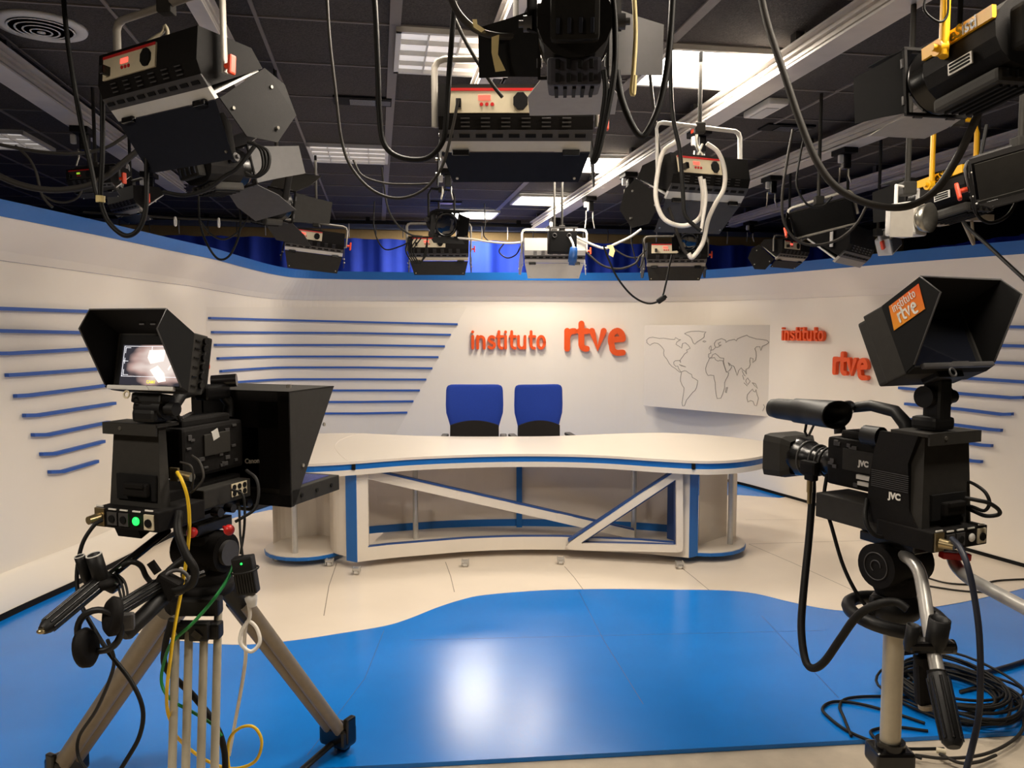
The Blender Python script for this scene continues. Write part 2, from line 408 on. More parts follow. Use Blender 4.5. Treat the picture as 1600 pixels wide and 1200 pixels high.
def sheet(rows, name, mt, i0=0, i1=None):
    # rows: functions i -> (offset, z); strip surface along the plan curve
    i1 = len(WP) if i1 is None else i1
    vs = []; fs = []; R = len(rows)
    for i in range(i0, i1):
        n = nrm(TAN[i])
        for r in rows:
            o, z = r(i); q = WP[i] + n * o; vs.append(V((q.x, q.y, z)))
    for i in range(i1 - i0 - 1):
        for k in range(R - 1): fs.append((i * R + k, (i + 1) * R + k, (i + 1) * R + k + 1, i * R + k + 1))
    m = MB(); m.add(vs, fs, True); return m
zf = lambda i: interp(ZF, WPX[i]); zb = lambda i: interp(ZB, WPX[i])
m = sheet([lambda i: (0, .02), lambda i: (0, zf(i)), lambda i: (-.06, zf(i)), lambda i: (-.06, .02), lambda i: (0, .02)], 'p', 'wall')
for f in m.bm.faces: f.smooth = False
m.build('panel', 'wall', bd, world=True)
LEAN = .2
m = sheet([lambda i: (.008, zf(i)), lambda i: (.04, zf(i) + .05), lambda i: (LEAN, zb(i)), lambda i: (LEAN - .06, zb(i)), lambda i: (-.05, zf(i) + .01), lambda i: (.008, zf(i))], 'p', 'wall')
for f in m.bm.faces: f.smooth = False
m.build('upper_panel', 'wall', bd, world=True)
m = sheet([lambda i: (LEAN + .005, zb(i) - .004), lambda i: (LEAN + .02, zb(i) + .085), lambda i: (LEAN - .1, zb(i) + .085), lambda i: (LEAN - .1, zb(i) - .004), lambda i: (LEAN + .005, zb(i) - .004)], 'p', 'blue')
for f in m.bm.faces: f.smooth = False
m.build('cap_band', 'blue', bd, world=True, label='blue cap band along the top of the backdrop')
i1 = max(i for i in range(len(WP)) if WPX[i] < 300)
m = sheet([lambda i: (.05, .0205), lambda i: (.04, .25), lambda i: (.001, .27)], 'p', 'wall', 0, i1)
m.build('plinth', 'wall', bd, world=True)
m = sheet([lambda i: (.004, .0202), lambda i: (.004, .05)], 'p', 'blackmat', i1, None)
m.build('gap_shade_strip', 'blackmat', bd, world=True)  # flat black strip: shade of the gap under the wall, put in as colour
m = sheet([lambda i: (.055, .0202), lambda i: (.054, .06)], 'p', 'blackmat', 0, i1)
m.build('gap_shade_strip', 'blackmat', bd, world=True)  # same dark line along the plinth foot, shade drawn as a black sheet
# raised fields carrying the strips: a slanted edge, seen on the back wall and both sides
def field(x0, x1, ytop, ybot, xb, off):
    # columns from x0 to x1; past xb the foot climbs the slanting edge
    vs = []; fs = []; K = 120
    for k in range(K + 1):
        x = x0 + (x1 - x0) * k / K; yb = ybot if x <= xb else ybot + (ytop - ybot) * (x - xb) / (x1 - xb) - .01
        o_ = .0015 + off * min(1, k / 30); vs += [wall_pt(x, yb, o_), wall_pt(x, ytop, o_)]
    for k in range(K): fs.append((2 * k, 2 * k + 2, 2 * k + 3, 2 * k + 1))
    return MB().add(vs, fs, True)
def strip(path, d0=.002, d1=.03, h=.021):
    pts = []
    for (x0, y0), (x1, y1) in zip(path, path[1:]):
        K = max(2, int(abs(x1 - x0) / 6))
        for k in range(K): pts.append((x0 + (x1 - x0) * k / K, y0 + (y1 - y0) * k / K))
    pts.append(path[-1]); vs = []
    for x, y in pts:
        a = wall_pt(x, y, d1); p, t = wall_at(x); n = nrm(t); b = a - n * (d1 - d0)
        vs += [b - V((0, 0, h / 2)), a - V((0, 0, h / 2)), a + V((0, 0, h / 2)), b + V((0, 0, h / 2))]
    fs = [(0, 1, 2, 3)]; L = len(pts)
    for i in range(L - 1):
        for k in range(4):
            l = (k + 1) % 4; fs.append((4 * i + k, 4 * i + l, 4 * i + 4 + l, 4 * i + 4 + k))
    fs.append((4 * L - 1, 4 * L - 2, 4 * L - 3, 4 * L - 4)); return MB().add(vs, fs)
def z5(x, y): return (x / 2.4, 400 + y / 2.4)
LS = [[(-28, 481), (0, 482), (100, 485.5), (224, 489)], [(-14, 516.5), (8, 517), (120, 519.5), (216, 521)], [(0, 552.2), (21, 552), (121, 546.5), (207, 541)], [(14, 586.2), (36, 585), (129, 578.5), (199, 573)],
      [(27, 618.8), (50, 617.5), (144, 605.5), (190, 599)], [(41, 649.2), (63, 648.6), (182, 630)], [(54.5, 679.6), (78, 679.2), (173, 659.6)], [(67.5, 709.6), (89, 708.8), (165, 689.6)], [(80.5, 737.5), (101, 736.7), (155, 720.8)]]
for s_ in LS:
    strip(s_).build('blue_strip', 'stripblue', bd, world=True)
yl = [497, 519, 539, 560, 580, 599, 618.5, 638, 657]; ym = [503, 520.4, 539, 557, 574, 592.5, 610, 628, 646]
er = [(715, 506.5), (704.5, 523), (695, 541), (685, 558), (675.5, 575.5), (666, 593), (656, 610), (646, 627), (636.5, 644.6)]
fieldm = field(323, 729, 480, 700, 606, .006)
for k in range(9):
    x0 = 330 + 4.3 * k
    yy = lambda x: yl[k] + (ym[k] - yl[k]) * (min(1, (x - x0) / 90.0) ** .8 if k >= 3 else (x - x0) / (560 - x0))
    path = [(x0 + (560 - x0) * t / 10, yy(x0 + (560 - x0) * t / 10)) for t in range(11)] + [er[k]]
    strip(path, 0, .03).build('blue_strip', 'stripblue', bd, world=True)
RS = [[(1365, 509), (1480, 509), (1600, 511), (1664, 513)], [(1374, 534), (1470, 537), (1600, 541), (1647, 543)], [(1384, 558), (1480, 563), (1600, 568), (1630, 569)], [(1393, 583), (1480, 589), (1600, 597), (1614, 597)],
      [(1403, 606), (1499, 615), (1578, 621.5), (1597, 621)], [(1412.5, 631), (1500, 639.5), (1563, 647.5), (1580, 647)], [(1422, 655), (1545, 671), (1563, 672.5)], [(1431, 678), (1531, 695.5), (1548, 696.5)], [(1440, 700), (1515, 720), (1532, 721.5)]]
for s_ in RS: strip(s_).build('blue_strip', 'stripblue', bd, world=True)
# the slightly sunk field behind the strips (grey-white, its own slanting edge)
M['wall2'] = mat('white_wall_field', rgb(230, 221, 208), .6, noise=.012, nscale=3)
fieldm.build('strip_field', 'wall2', bd, world=True)
# ------------------------------------------------------------------ lettering
def arc(cx, cy, rx, ry, a0, a1, n=10): return [(cx + rx * cos(RAD(a0 + (a1 - a0) * k / n)), cy + ry * sin(RAD(a0 + (a1 - a0) * k / n))) for k in range(n + 1)]
# strokes in a box whose x-height is 1
GL = {'i': (.36, [[(.0, 0), (.0, 1)], [(0, 1.36), (0, 1.38)]]),
      'n': (.82, [[(0, 0), (0, 1)], [(0, .62)] + arc(.29, .62, .27, .36, 150, 0, 8) + [(.56, 0)]]),
      's': (.66, [arc(.26, .75, .24, .23, 35, 200, 8) + [(.12, .57), (.38, .44)] + arc(.24, .25, .26, .25, 30, -150, 8)]),
      't': (.58, [[(.1, 1.4), (.1, .3)] + arc(.36, .28, .26, .28, 190, 280, 6), [(-.02, .98), (.42, .98)]]),
      'u': (.84, [[(0, 1), (0, .38)] + arc(.28, .36, .28, .36, 180, 330, 8), [(.56, 1), (.56, 0)]]),
      'o': (.84, [arc(.29, .5, .29, .5, 0, 360, 20)]),
      'r': (.58, [[(0, 0), (0, 1)], [(0, .6)] + arc(.34, .62, .32, .37, 160, 80, 6)]),
      'v': (.88, [[(0, 1), (.32, 0.02), (.64, 1)]]),
      'e': (.92, [[(.06, .5), (.60, .55)], arc(.34, .56, .31, .45, -2, 90, 8) + arc(.34, .5, .34, .5, 92, 215, 9) + arc(.40, .12, .34, .34, 205, 280, 6) + [(.66, -.2)]])}
GL['e2'] = GL['e']
def word(txt, h, w, adv=1.0):
    x = 0; out = []
    for c in txt:
        a, st = GL[c]; out.append([[(x + (p * .86 + .04) * h, q * h) for p, q in s] for s in st]); x += a * h * adv
    return out, x
def sign(txt, a, b, zb_, h, sw, depth, label, sq=1.0, name='wall_lettering'):
    # a,b: plan points of the word's start and end, base line z = zb_
    a = V(a); b = V(b); L = (b - a).length; d = (b - a) / L; n = V((d.y, -d.x, 0))
    g, X = word(txt, 1, 1); sx = L / (X - .2)
    t = thing(name, label, 'sign', V((a.x, a.y, zb_)), Matrix((d, -n, V((0, 0, 1)))).transposed())
    for st in g:
        m = MB()
        for ks, s in enumerate(st): m.ribbon([(p * sx, q * h) for p, q in s], sw, depth + .0012 * ks, lambda x, y, z: (x, -z, y))
        m.build('letter', 'orange', t)
    return t
def sign_px(txt, p0, p1, h_px, sw, depth, label, off=.012):
    # p0/p1: pixel of the base line's two ends
    a = wall_pt(p0[0], p0[1], off); b = wall_pt(p1[0], p1[1], off); k = (a.y + b.y) / 2 / F
    return sign(txt, (a.x, a.y, 0), (b.x, b.y, 0), (a.z + b.z) / 2, h_px * k, sw, depth, label)
sign_px('instituto', (738, 544), (853, 544), 18.5, .033, .03, 'long orange raised word on the back wall beside the blue strips')
sign_px('rtve', (885, 545), (977, 545), 28, .070, .025, 'largest orange raised word on the back wall, four letters left of the world map')
sign_px('instituto', (1226, 531), (1291, 531), 13, .021, .035, 'small long orange word on the right wall, just past the world map')
sign_px('rtve', (1307, 584), (1360, 584), 22, .042, .035, 'four-letter orange word on the right wall beside the right camera monitor')
sign_px('rtve', (288, 574), (318, 566), 20, .06, .05, "orange word on the left wall almost hidden behind the left monitor")
# ------------------------------------------------------------------ world map
A_ = P(1005.9, 570, 9.1); B_ = P(1204, 570, 7.98); A_.z = B_.z = 0
md = (B_ - A_).normalized(); mn = V((md.y, -md.x, 0)); z0 = P(1005, 634, 9.1).z; z1 = P(1006, 508, 9.1).z; ML = (B_ - A_).length
mp = thing('world_map_panel', 'pale wall panel with a thin world map outline, standing off the right back wall', 'map', (A_.x, A_.y, z0), Matrix((md, -mn, V((0, 0, 1)))).transposed())
MB().box((ML / 2, .012, (z1 - z0) / 2), (ML, .024, z1 - z0), bev=.004).build('board', 'mapboard', mp)
m = MB()
for x in (.2, ML - .2): m.box((x, .09, .5), (.05, .14, .05))
m.build('wall_bracket', 'lightgrey', mp)
NA = "150,262 135,275 140,290 135,300 155,318 172,330 190,315 215,305 250,310 275,328 300,355 318,380 312,410 318,440 335,460 350,480 372,522 385,535 400,552 430,568 455,590 480,610 500,605 530,595 550,600 575,620 605,635 610,665 640,680 668,700 665,725 655,770 640,800 615,820 590,850 575,870 550,900 530,960 510,962 505,930 512,880 522,820 526,775 505,745 488,700 490,660 498,615 470,575 460,545 440,550 420,530 418,505 435,490 470,488 485,495 490,510 483,485 510,450 530,420 560,400 550,380 590,360 570,330 540,305 510,310 500,360 480,345 440,320 450,295 490,270 470,270 435,250 430,270 390,268 350,262 310,255 270,260 200,245 165,250 150,262"
CO = [NA, "530,208 560,195 600,185 680,182 720,190 755,192 735,210 735,245 710,265 685,280 655,300 640,318 620,305 610,275 600,255 580,235 550,220 530,208", "720,290 740,282 757,290 740,298 720,290",
      "790,465 845,458 850,478 880,495 900,488 930,492 935,520 965,610 990,615 985,645 960,690 948,720 948,770 930,830 910,880 870,885 860,840 852,780 850,720 840,680 835,645 800,640 775,645 755,610 750,570 765,520 785,480 790,465",
      "790,465 780,450 782,420 805,412 800,385 830,375 855,350 845,335 840,310 860,280 915,260 960,280 960,300 990,280 1050,268 1070,285 1080,262 1130,240 1180,225 1200,240 1280,265 1340,270 1390,280 1410,300 1385,320 1340,340 1325,385 1315,345 1280,345 1262,365 1275,400 1278,440 1270,485 1240,510 1245,470 1215,460 1210,490 1215,530 1200,565 1170,580 1175,630 1160,600 1140,590 1120,565 1095,590 1078,645 1060,590 1045,550 1015,535 1020,560 1000,590 968,610 945,540 935,500 940,465 900,460 880,440 850,415 820,430 815,450 790,465",
      "855,350 880,350 915,325 890,330 880,310 910,295", "790,350 805,335 812,380 785,365 790,350", "965,770 980,765 965,825 955,820 965,770", "1130,595 1150,640 1165,650", "1135,640 1150,690", "1150,720 1185,755",
      "1170,690 1190,670 1200,690 1215,700 1190,740 1170,710 1170,690", "1235,720 1270,730 1290,780 1260,750 1235,720", "985,510 1010,530 1000,545 985,510", "475,530 545,555 500,545 475,530",
      "1185,845 1215,810 1240,785 1250,810 1265,815 1275,790 1285,840 1300,880 1290,925 1280,960 1260,955 1245,915 1220,905 1190,920 1180,880 1185,845", "1352,945 1365,970 1345,1015"]
m = MB()
for c in CO:
    w = []
    for q in c.split():
        x, y = q.split(','); r = ray(990 + float(x) / 6.665, 490 + float(y) / 6.665)
        s = (A_ - V((0, 0, H))).dot(mn) / r.dot(mn); w.append(V((0, 0, H)) + r * s + mn * .001)
    m.tube(w, .003, 5, cap=False)
m.build('map_outline', 'mapline', mp, world=True)
# ------------------------------------------------------------------ curtain behind the set
cu = thing('stage_curtain', 'blue pleated curtain hanging behind the backdrop on a black track', 'curtain', UV(1, 10.1, 0), RU)
def curtain(a, b, z0, z1, th):
    L = (b - a).length; N = int(L / .035); d = (b - a) / L; n = V((-d.y, d.x, 0)); vs = []; fs = []
    for i in range(N + 1):
        s = L * i / N; ph = s * 2 * pi / .42 + .7 * sin(s * 1.7)
        for k, z in enumerate((z0, .5 * (z0 + z1), z1)):
            am = (.055, .045, .03)[k] * (1 + .4 * sin(s * 2.3)); q = a + d * s + n * (am * sin(ph) + .012 * sin(ph * 2.3)); vs.append(V((q.x, q.y, z + (-.012 * abs(sin(ph / 2)) if k == 2 else 0))))
    for i in range(N):
        for k in range(2): fs.append((3 * i + k, 3 * i + 3 + k, 3 * i + 4 + k, 3 * i + 1 + k))
    return MB().add(vs, fs, True)
curtain(UV(-4.4, 10.1, 0), UV(6.2, 10.1, 0), .02, 2.79, 0).build('cloth', 'curtain', cu, world=True)
curtain(UV(6.2, 10.1, 0), UV(6.2, 4.5, 0), .02, 2.6, 0).build('side_cloth', 'curtain', cu, world=True)
curtain(UV(-4.4, 5.6, 0), UV(-4.4, 10.1, 0), .02, 2.6, 0).build('side_cloth', 'curtain', cu, world=True)
m = MB(); m.box(UV(.9, 10.1, 2.985), (10.8, .03, .04), RU)
for k in range(11): m.box(UV(-3.9 + .95 * k, 10.12, 3.03), (.05, .05, .05), RU)
m.build('track', 'blackmat', cu, world=True)
for k in range(27):
    u = -3.3 + .33 * k
    m = MB(); m.tube([UV(u, 10.08, 2.96), UV(u, 10.06, 2.90), UV(u, 10.08, 2.80)], .006, 6); m.box(UV(u, 10.07, 2.87), (.012, .01, .05), RU)
    m.build('hook', 'dgrey' if k % 3 else 'lightgrey', cu, world=True)
# ================================================================== THE DESK
ZT = .79
dk = thing('news_desk', 'long curved white news desk with blue edge band and rounded ends on casters', 'desk', (.05, 5.9, 0))
front = [(404, 698), (410, 710), (430, 719), (471, 724.5), (510, 723.5), (552, 721), (640, 714.5), (720, 711), (800, 709.3), (880, 709.6), (950, 712), (1020, 716.5), (1085, 720), (1125, 720), (1160, 717.5), (1190, 712.5), (1212, 705), (1219, 697)]
back = [(1210, 692.5), (1180, 687.5), (1140, 682.8), (1090, 678.5), (1041, 676.3), (984, 677), (927, 679), (860, 681.5), (800, 682), (720, 682), (640, 680.5), (560, 677), (500, 677.5), (450, 682), (415, 689)]
tp = smooth_path([PZ(x, y, ZT) for x, y in front + back], 4, closed=True)
tp = [V((p.x, p.y, 0)) for p in tp]
ctr = sum(tp, V()) / len(tp)
def shrink(pts, d):
    o = []; L = len(pts)
    for i in range(L):
        t = (pts[(i + 1) % L] - pts[i - 1]).normalized(); n = V((-t.y, t.x, 0)); o.append(pts[i] + n * d)
    return o
def slab(pts, z0, z1): return MB().plate([V((p.x, p.y, z0)) for p in pts], (0, 0, 1), z1 - z0)
slab(tp, .772, ZT).build('tabletop', 'white', dk, world=True)
slab(shrink(tp, .012), .731, .772).build('edge_band', 'blue', dk, world=True, label='blue band under the white top')
slab(shrink(tp, .004), .695, .731).build('lower_top', 'white', dk, world=True)
m = MB()
for px_ in (552, 1084):
    q = PZ(px_, 721 if px_ < 800 else 720, ZT); m.box((q.x, q.y + .02, .7515), (.022, .05, .04))
m.build('seam_block', 'blackmat', dk, world=True)
m = MB()                                    # round seam in the top over the left wing
w = [PZ(x, y, ZT + .0005) for x, y in ((566, 677.5), (545, 682), (528, 690), (524, 700), (533, 712), (545, 721))]
m.tube(smooth_path(w, 4), .0015, 5); m.build('seam', 'greypanel', dk, world=True)
def dpt(px, d, z):                          # point under pixel column px at depth d
    return V(((px - 800) / F * d, d, z))
# curved front: depth of the lower rail along the columns
FD = [(553, 5.38), (600, 5.47), (727, 5.64), (800, 5.69), (876, 5.69), (1000, 5.6), (1070, 5.5)]
def fd(x): return interp(FD, x)
def curved(x0, x1, z0, z1, th, off=0, n=16):
    vs = []; fs = []
    for k in range(n + 1):
        x = x0 + (x1 - x0) * k / n; d = fd(x) + off
        for dd, z in ((0, z0), (0, z1), (th, z1), (th, z0)): vs.append(dpt(x, d, z) + V((0, dd, 0)))
    for k in range(n):
        for j in range(4):
            l = (j + 1) % 4; fs.append((4 * k + j, 4 * k + 4 + j, 4 * k + 4 + l, 4 * k + l))
    fs += [(0, 1, 2, 3), (4 * n + 3, 4 * n + 2, 4 * n + 1, 4 * n)]
    return MB().add(vs, fs)
curved(553, 1082, .075, .17, .03).build('front_rail', 'white', dk, world=True)
curved(571, 1066, .17, .178, .03).build('rail_edge', 'darkblue', dk, world=True)
curved(553, 572, .075, .70, .03, n=2).build('front_post', 'white', dk, world=True)
curved(1067.5, 1082, .075, .70, .03, n=2).build('front_post', 'white', dk, world=True)
# blue posts at the ends of the middle unit
def post(x0, x1, d0, d1, z0, z1, th=.05):
    a = dpt(x0, d0, 0); b = dpt(x1, d1, 0); n = (b - a).cross(V((0, 0, 1))).normalized() * -th
    return MB().plate([V((a.x, a.y, z0)), V((b.x, b.y, z0)), V((b.x, b.y, z1)), V((a.x, a.y, z1))], n, th)
post(536.5, 552.8, 5.42, 5.375, .075, .70).build('end_post', 'blue', dk, world=True)
post(1082.2, 1095.5, 5.48, 5.53, .075, .70).build('end_post', 'blue', dk, world=True)
# floor of the unit, rear panel
m = MB(); sh = [dpt(x, fd(x) + .03, .09) for x in range(556, 1080, 30)] + [dpt(x, d, .09) for x, d in ((1055, 6.1), (960, 6.22), (815, 6.28), (700, 6.24), (600, 6.1))]
m.plate(sh, (0, 0, 1), .02); m.build('base_shelf', 'white', dk, world=True)
def curtainwall(pts, z0, z1, th):
    vs = []; fs = []; n = len(pts)
    for p in pts:
        for dd, z in ((0, z0), (0, z1), (th, z1), (th, z0)): vs.append(V((p.x, p.y + dd, z)))
    for k in range(n - 1):
        for j in range(4):
            l = (j + 1) % 4; fs.append((4 * k + j, 4 * k + 4 + j, 4 * k + 4 + l, 4 * k + l))
    fs += [(0, 1, 2, 3), (4 * n - 1, 4 * n - 2, 4 * n - 3, 4 * n - 4)]
    return MB().add(vs, fs)
bp = smooth_path([dpt(x, d, 0) for x, d in ((566, 6.0), (600, 6.06), (700, 6.2), (815, 6.25), (960, 6.18), (1050, 6.06), (1078, 5.98))], 4)
curtainwall(bp, .11, .695, .02).build('rear_panel', 'greypanel', dk, world=True)
curtainwall([p - V((0, .012, 0)) for p in bp], .11, .165, .012).build('skirting_strip', 'blue', dk, world=True, label='blue strip at the foot of the grey panel')
curtainwall([p - V((0, .012, 0)) for p in bp], .67, .695, .012).build('upper_strip', 'darkblue', dk, world=True)
for x, d in ((647, 5.85), (993, 5.85)):
    MB().cyl(dpt(x, d, .11), dpt(x, d, .70), .02).build('chrome_tube', 'steel', dk, world=True)
post(807, 816, 6.20, 6.20, .11, .70, .03).build('middle_post', 'blue', dk, world=True)
# the long diagonal board and the triangular frame
def board(pl, d_fn, w, th, off=0):
    vs = []; L = len(pl)
    m = MB(); poly = []
    return m
def on_front(px, py, off):                  # where the pixel meets the curved front, off metres ahead of it
    d = fd(px) - off; p = P(px, py, d); return p
def sweep_board(a, b, hw, off0, off1, th, n=14):
    # a,b pixels of the centre line, hw half height in pixels
    vs = []; fs = []
    for k in range(n + 1):
        t = k / n; x = a[0] + (b[0] - a[0]) * t; y = a[1] + (b[1] - a[1]) * t; o = off0 + (off1 - off0) * t
        for dy, oo in ((hw, o), (-hw, o), (-hw, o - th), (hw, o - th)): 
            p = on_front(x, y + dy, o); p = p + V((0, o - oo, 0)); vs.append(p)
    for k in range(n):
        for j in range(4):
            l = (j + 1) % 4; fs.append((4 * k + j, 4 * k + 4 + j, 4 * k + 4 + l, 4 * k + l))
    fs += [(0, 1, 2, 3), (4 * n + 3, 4 * n + 2, 4 * n + 1, 4 * n)]
    return MB().add(vs, fs)
sweep_board((568, 740), (991, 836), 7.0, -.02, -.16, .04).build('diagonal_board', 'white', dk, world=True)
sweep_board((590, 736.5), (991, 828.2), 1.3, -.021, -.161, .04).build('diagonal_edge', 'darkblue', dk, world=True)
tri = [(892, 853.5), (1061, 740.5), (1061.5, 857.5)]
def tri_pts(ins):
    c = [V((x, y)) for x, y in tri]; out = []
    for i in range(3):
        a, b, d = c[i - 1], c[i], c[(i + 1) % 3]; u = (a - b).normalized(); w = (d - b).normalized()
        ang = u.angle(w); bis = (u + w).normalized(); out.append(b + bis * (ins / sin(ang / 2)))
    return out
def round_poly(pts, r, n=5):
    out = []
    for i in range(3):
        a, b, d = pts[i - 1], pts[i], pts[(i + 1) % 3]; u = (a - b).normalized(); w = (d - b).normalized(); ang = u.angle(w)
        k = r / tan(ang / 2)
        p0 = b + u * k; p1 = b + w * k
        for j in range(n + 1):
            t = j / n; out.append(p0 * (1 - t) ** 2 + b * (2 * t * (1 - t)) + p1 * t * t)
    return out
def ring3(o_, i_, off, th, name, mt):
    vs = []; fs = []; n = len(o_)
    for lst in (o_, i_):
        for q in lst:
            p = on_front(q.x, q.y, off); vs.append(p); vs.append(p + V((0, th, 0)))
    for k in range(n):
        l = (k + 1) % n
        fs += [(2 * k, 2 * l, 2 * n + 2 * l, 2 * n + 2 * k), (2 * k + 1, 2 * n + 2 * k + 1, 2 * n + 2 * l + 1, 2 * l + 1), (2 * k, 2 * k + 1, 2 * l + 1, 2 * l), (2 * n + 2 * k, 2 * n + 2 * l, 2 * n + 2 * l + 1, 2 * n + 2 * k + 1)]
    MB().add(vs, fs).build(name, mt, dk, world=True)
ring3(round_poly(tri_pts(-6), 9), round_poly(tri_pts(4.5), 1.5), .07, .03, 'triangle_frame', 'white')
ring3(round_poly(tri_pts(-5.8), 9), round_poly(tri_pts(6.3), 1.5), .038, .05, 'triangle_edge', 'darkblue')
sweep_board((888, 845.5), (1057, 734), 1.5, .066, .066, .05, 6).build('triangle_top_edge', 'darkblue', dk, world=True)
post(1046, 1058, 5.86, 5.80, .112, .694, .03).build('inner_post', 'darkblue', dk, world=True)
# wings
def wing(cx, d, r, a0, a1, name, tube, pan, cast):
    c = V((cx, d, 0)); arcp = [c + V((r * cos(RAD(a0 + (a1 - a0) * k / 24)), r * sin(RAD(a0 + (a1 - a0) * k / 24)), 0)) for k in range(25)]
    slab(arcp, .085, .1).build('wing_shelf', 'white', dk, world=True)
    o = [c + (p - c) * 1.012 for p in arcp]; slab(o, .07, .094).build('wing_shelf_edge', 'blue', dk, world=True)
    MB().cyl(tube, V((tube.x, tube.y, .70)), .02).build('chrome_tube', 'steel', dk, world=True)
    for pts in pan: curtainwall(smooth_path(pts, 4), .1, .70, .02).build('wing_panel', 'white', dk, world=True)
lw = dpt(475, 5.72, 0); rw = dpt(1098, 5.86, 0)
wing(lw.x, lw.y, .30, 0, 360, 'left', dpt(455, 5.52, .1), [[dpt(420.5, 5.75, 0), dpt(440, 5.9, 0), dpt(490, 6.0, 0), dpt(535, 5.9, 0)], [dpt(511, 5.68, 0), dpt(517, 5.52, 0), dpt(537, 5.43, 0)]], 0)
wing(rw.x, rw.y, .33, 0, 360, 'right', dpt(1146.5, 5.75, .1), [[dpt(1097, 5.72, 0), dpt(1120, 5.86, 0), dpt(1141, 5.98, 0)], [dpt(1149, 5.86, 0), dpt(1156, 5.92, 0)]], 0)
# casters
for x, y in ((432, 877), (515, 885), (557, 898), (727, 886), (876, 882), (1062, 889), (1100, 871), (1157, 860)):
    q = PZ(x, y, .022); q.z = .022
    pass
    cst = MB(); cst.box((q.x, q.y, .064), (.05, .045, .014)); 
    for s_ in (-.02, .02): cst.box((q.x + s_ * 1.15, q.y + .002, .058), (.006, .05, .036))
    c = cst.build('caster', 'steel', dk, world=True)
    w = MB(); w.cyl((q.x - .014, q.y + .006, .046), (q.x + .014, q.y + .006, .046), .0235, n=18); w.build('wheel', 'lightgrey', c, world=True)
# ================================================================== CHAIRS
def chair(px, d, w, label, yaw=0):
    c = P(px, 640, d); t = thing('office_chair', label, 'chair', (c.x, c.y, .022), Matrix.Rotation(yaw, 3, 'Z'), 'presenters chairs')
    z1 = P(px, 601, d).z - .022; zl = P(px, 664, d).z - .022; zb_ = .46
    def shell(prof, y0, th, cr):
        vs = []; fs = []; N = 12
        for hw, z, yy in prof:
            for k in range(N + 1):
                u = -1 + 2 * k / N; y = y0 + yy - cr * (1 - u * u) 
                vs.append((hw * u, y, z))
        K = len(prof); base = len(vs)
        for hw, z, yy in prof:
            for k in range(N + 1):
                u = -1 + 2 * k / N; e = 1 - abs(u) ** 6; vs.append((hw * u, y0 + yy - cr * (1 - u * u) + .008 + th * e, z))
        for i in range(K - 1):
            for k in range(N):
                a = i * (N + 1) + k; fs += [(a, a + 1, a + N + 2, a + N + 1), (base + a, base + a + N + 1, base + a + N + 2, base + a + 1)]
            a = i * (N + 1); b = a + N + 1; fs += [(a, b, base + b, base + a)]
            a = i * (N + 1) + N; b = a + N + 1; fs += [(a, base + a, base + b, b)]
        for k in range(N):
            fs += [(k, base + k, base + k + 1, k + 1)]; a = (K - 1) * (N + 1) + k; fs += [(a, a + 1, base + a + 1, base + a)]
        return MB().add(vs, fs, True)
    h = z1 - zl; g = w / 2
    prof = [(g * .84, zl - .03, 0), (g * .86, zl, 0), (g * .92, zl + h * .15, 0), (g * .985, zl + h * .3, 0), (g, zl + h * .5, .0), (g * .985, zl + h * .86, 0), (g * .965, zl + h * .93, 0), (g * .92, zl + h * .975, .003), (g * .82, z1, .008)]
    shell(prof, 0, .05, .03).build('backrest', 'fabric', t, label='blue upholstered upper backrest')
    # black lumbar part: rises in an arch over the blue
    arch = [(-g * .86, zb_), (-g * .84, zl)] + [(g * .84 * (-1 + 2 * k / 12), zl + .045 * (1 - (-1 + 2 * k / 12) ** 2)) for k in range(1, 12)] + [(g * .84, zl), (g * .86, zb_)]
    MB().prism(arch, .07, lambda a, b, c_: (a, -.045 + c_, b)).build('lumbar_rest', 'fabblack', t, label='black lower backrest')
    MB().box((0, -.26, .44), (.46, .46, .08), bev=.03).build('seat', 'fabblack', t)
    for s_ in (-1, 1):
        m = MB(); m.box((s_ * .255, -.16, .722), (.06, .24, .028), bev=.012); m.build('armrest', 'rubber', t)
        m = MB(); m.tube([(s_ * .255, -.18, .71), (s_ * .262, -.2, .5), (s_ * .2, -.22, .41)], .014, 8); m.build('arm_support', 'rubber', t)
    MB().cyl((0, -.24, .07), (0, -.24, .4), .025).build('gas_column', 'blackgloss', t)
    for k in range(5):
        a = 2 * pi * k / 5 + .3; e = V((.27 * cos(a), -.24 + .27 * sin(a), .06))
        lg = MB().tube([(0, -.24, .085), e], [.022, .015], 8).build('base_leg', 'rubber', t)
        MB().cyl(e + V((-.012, 0, -.033)), e + V((.012, 0, -.033)), .026, n=14).build('wheel', 'rubber', lg)
    return t
chair(741.5, 7.0, .51, 'blue and black office chair behind the desk, left of the two')
chair(841.5, 7.05, .44, 'blue and black office chair behind the desk, right of the two, slightly turned', RAD(10))
# ================================================================== THE LIGHTING RIG
RZ = 2.93
def rail(u, v0, v1, label, w=.13, z=RZ):
    t = thing('lighting_rail', label, 'ceiling rail', UV(u, (v0 + v1) / 2, z), RU, 'aluminium lighting rails'); L = v1 - v0
    m = MB(); m.box((0, 0, 0), (w * .42, L, .094))
    for z, q in ((-.047, 1.0), (-.018, .72), (.014, .72), (.045, 1.0)): m.box((0, 0, z), (w * q, L, .010))
    m.build('beam', 'alu', t)
    for k in range(int(L / 1.2) + 1): MB().box((0, -L / 2 + .3 + 1.2 * k, .084), (.04, .05, .07)).build('ceiling_bracket', 'dgrey', t)
    return t
rail(1.93, .8, 9.7, 'wide aluminium ceiling rail crossing the picture from the upper right to the bright back softbox')
rail(-1.72, 1.5, 7.6, 'aluminium ceiling rail sloping down from the left edge behind the left softbox')
rail(3.09, 1.5, 7.2, 'aluminium ceiling rail on the right, passing behind the yellow striped spotlight')
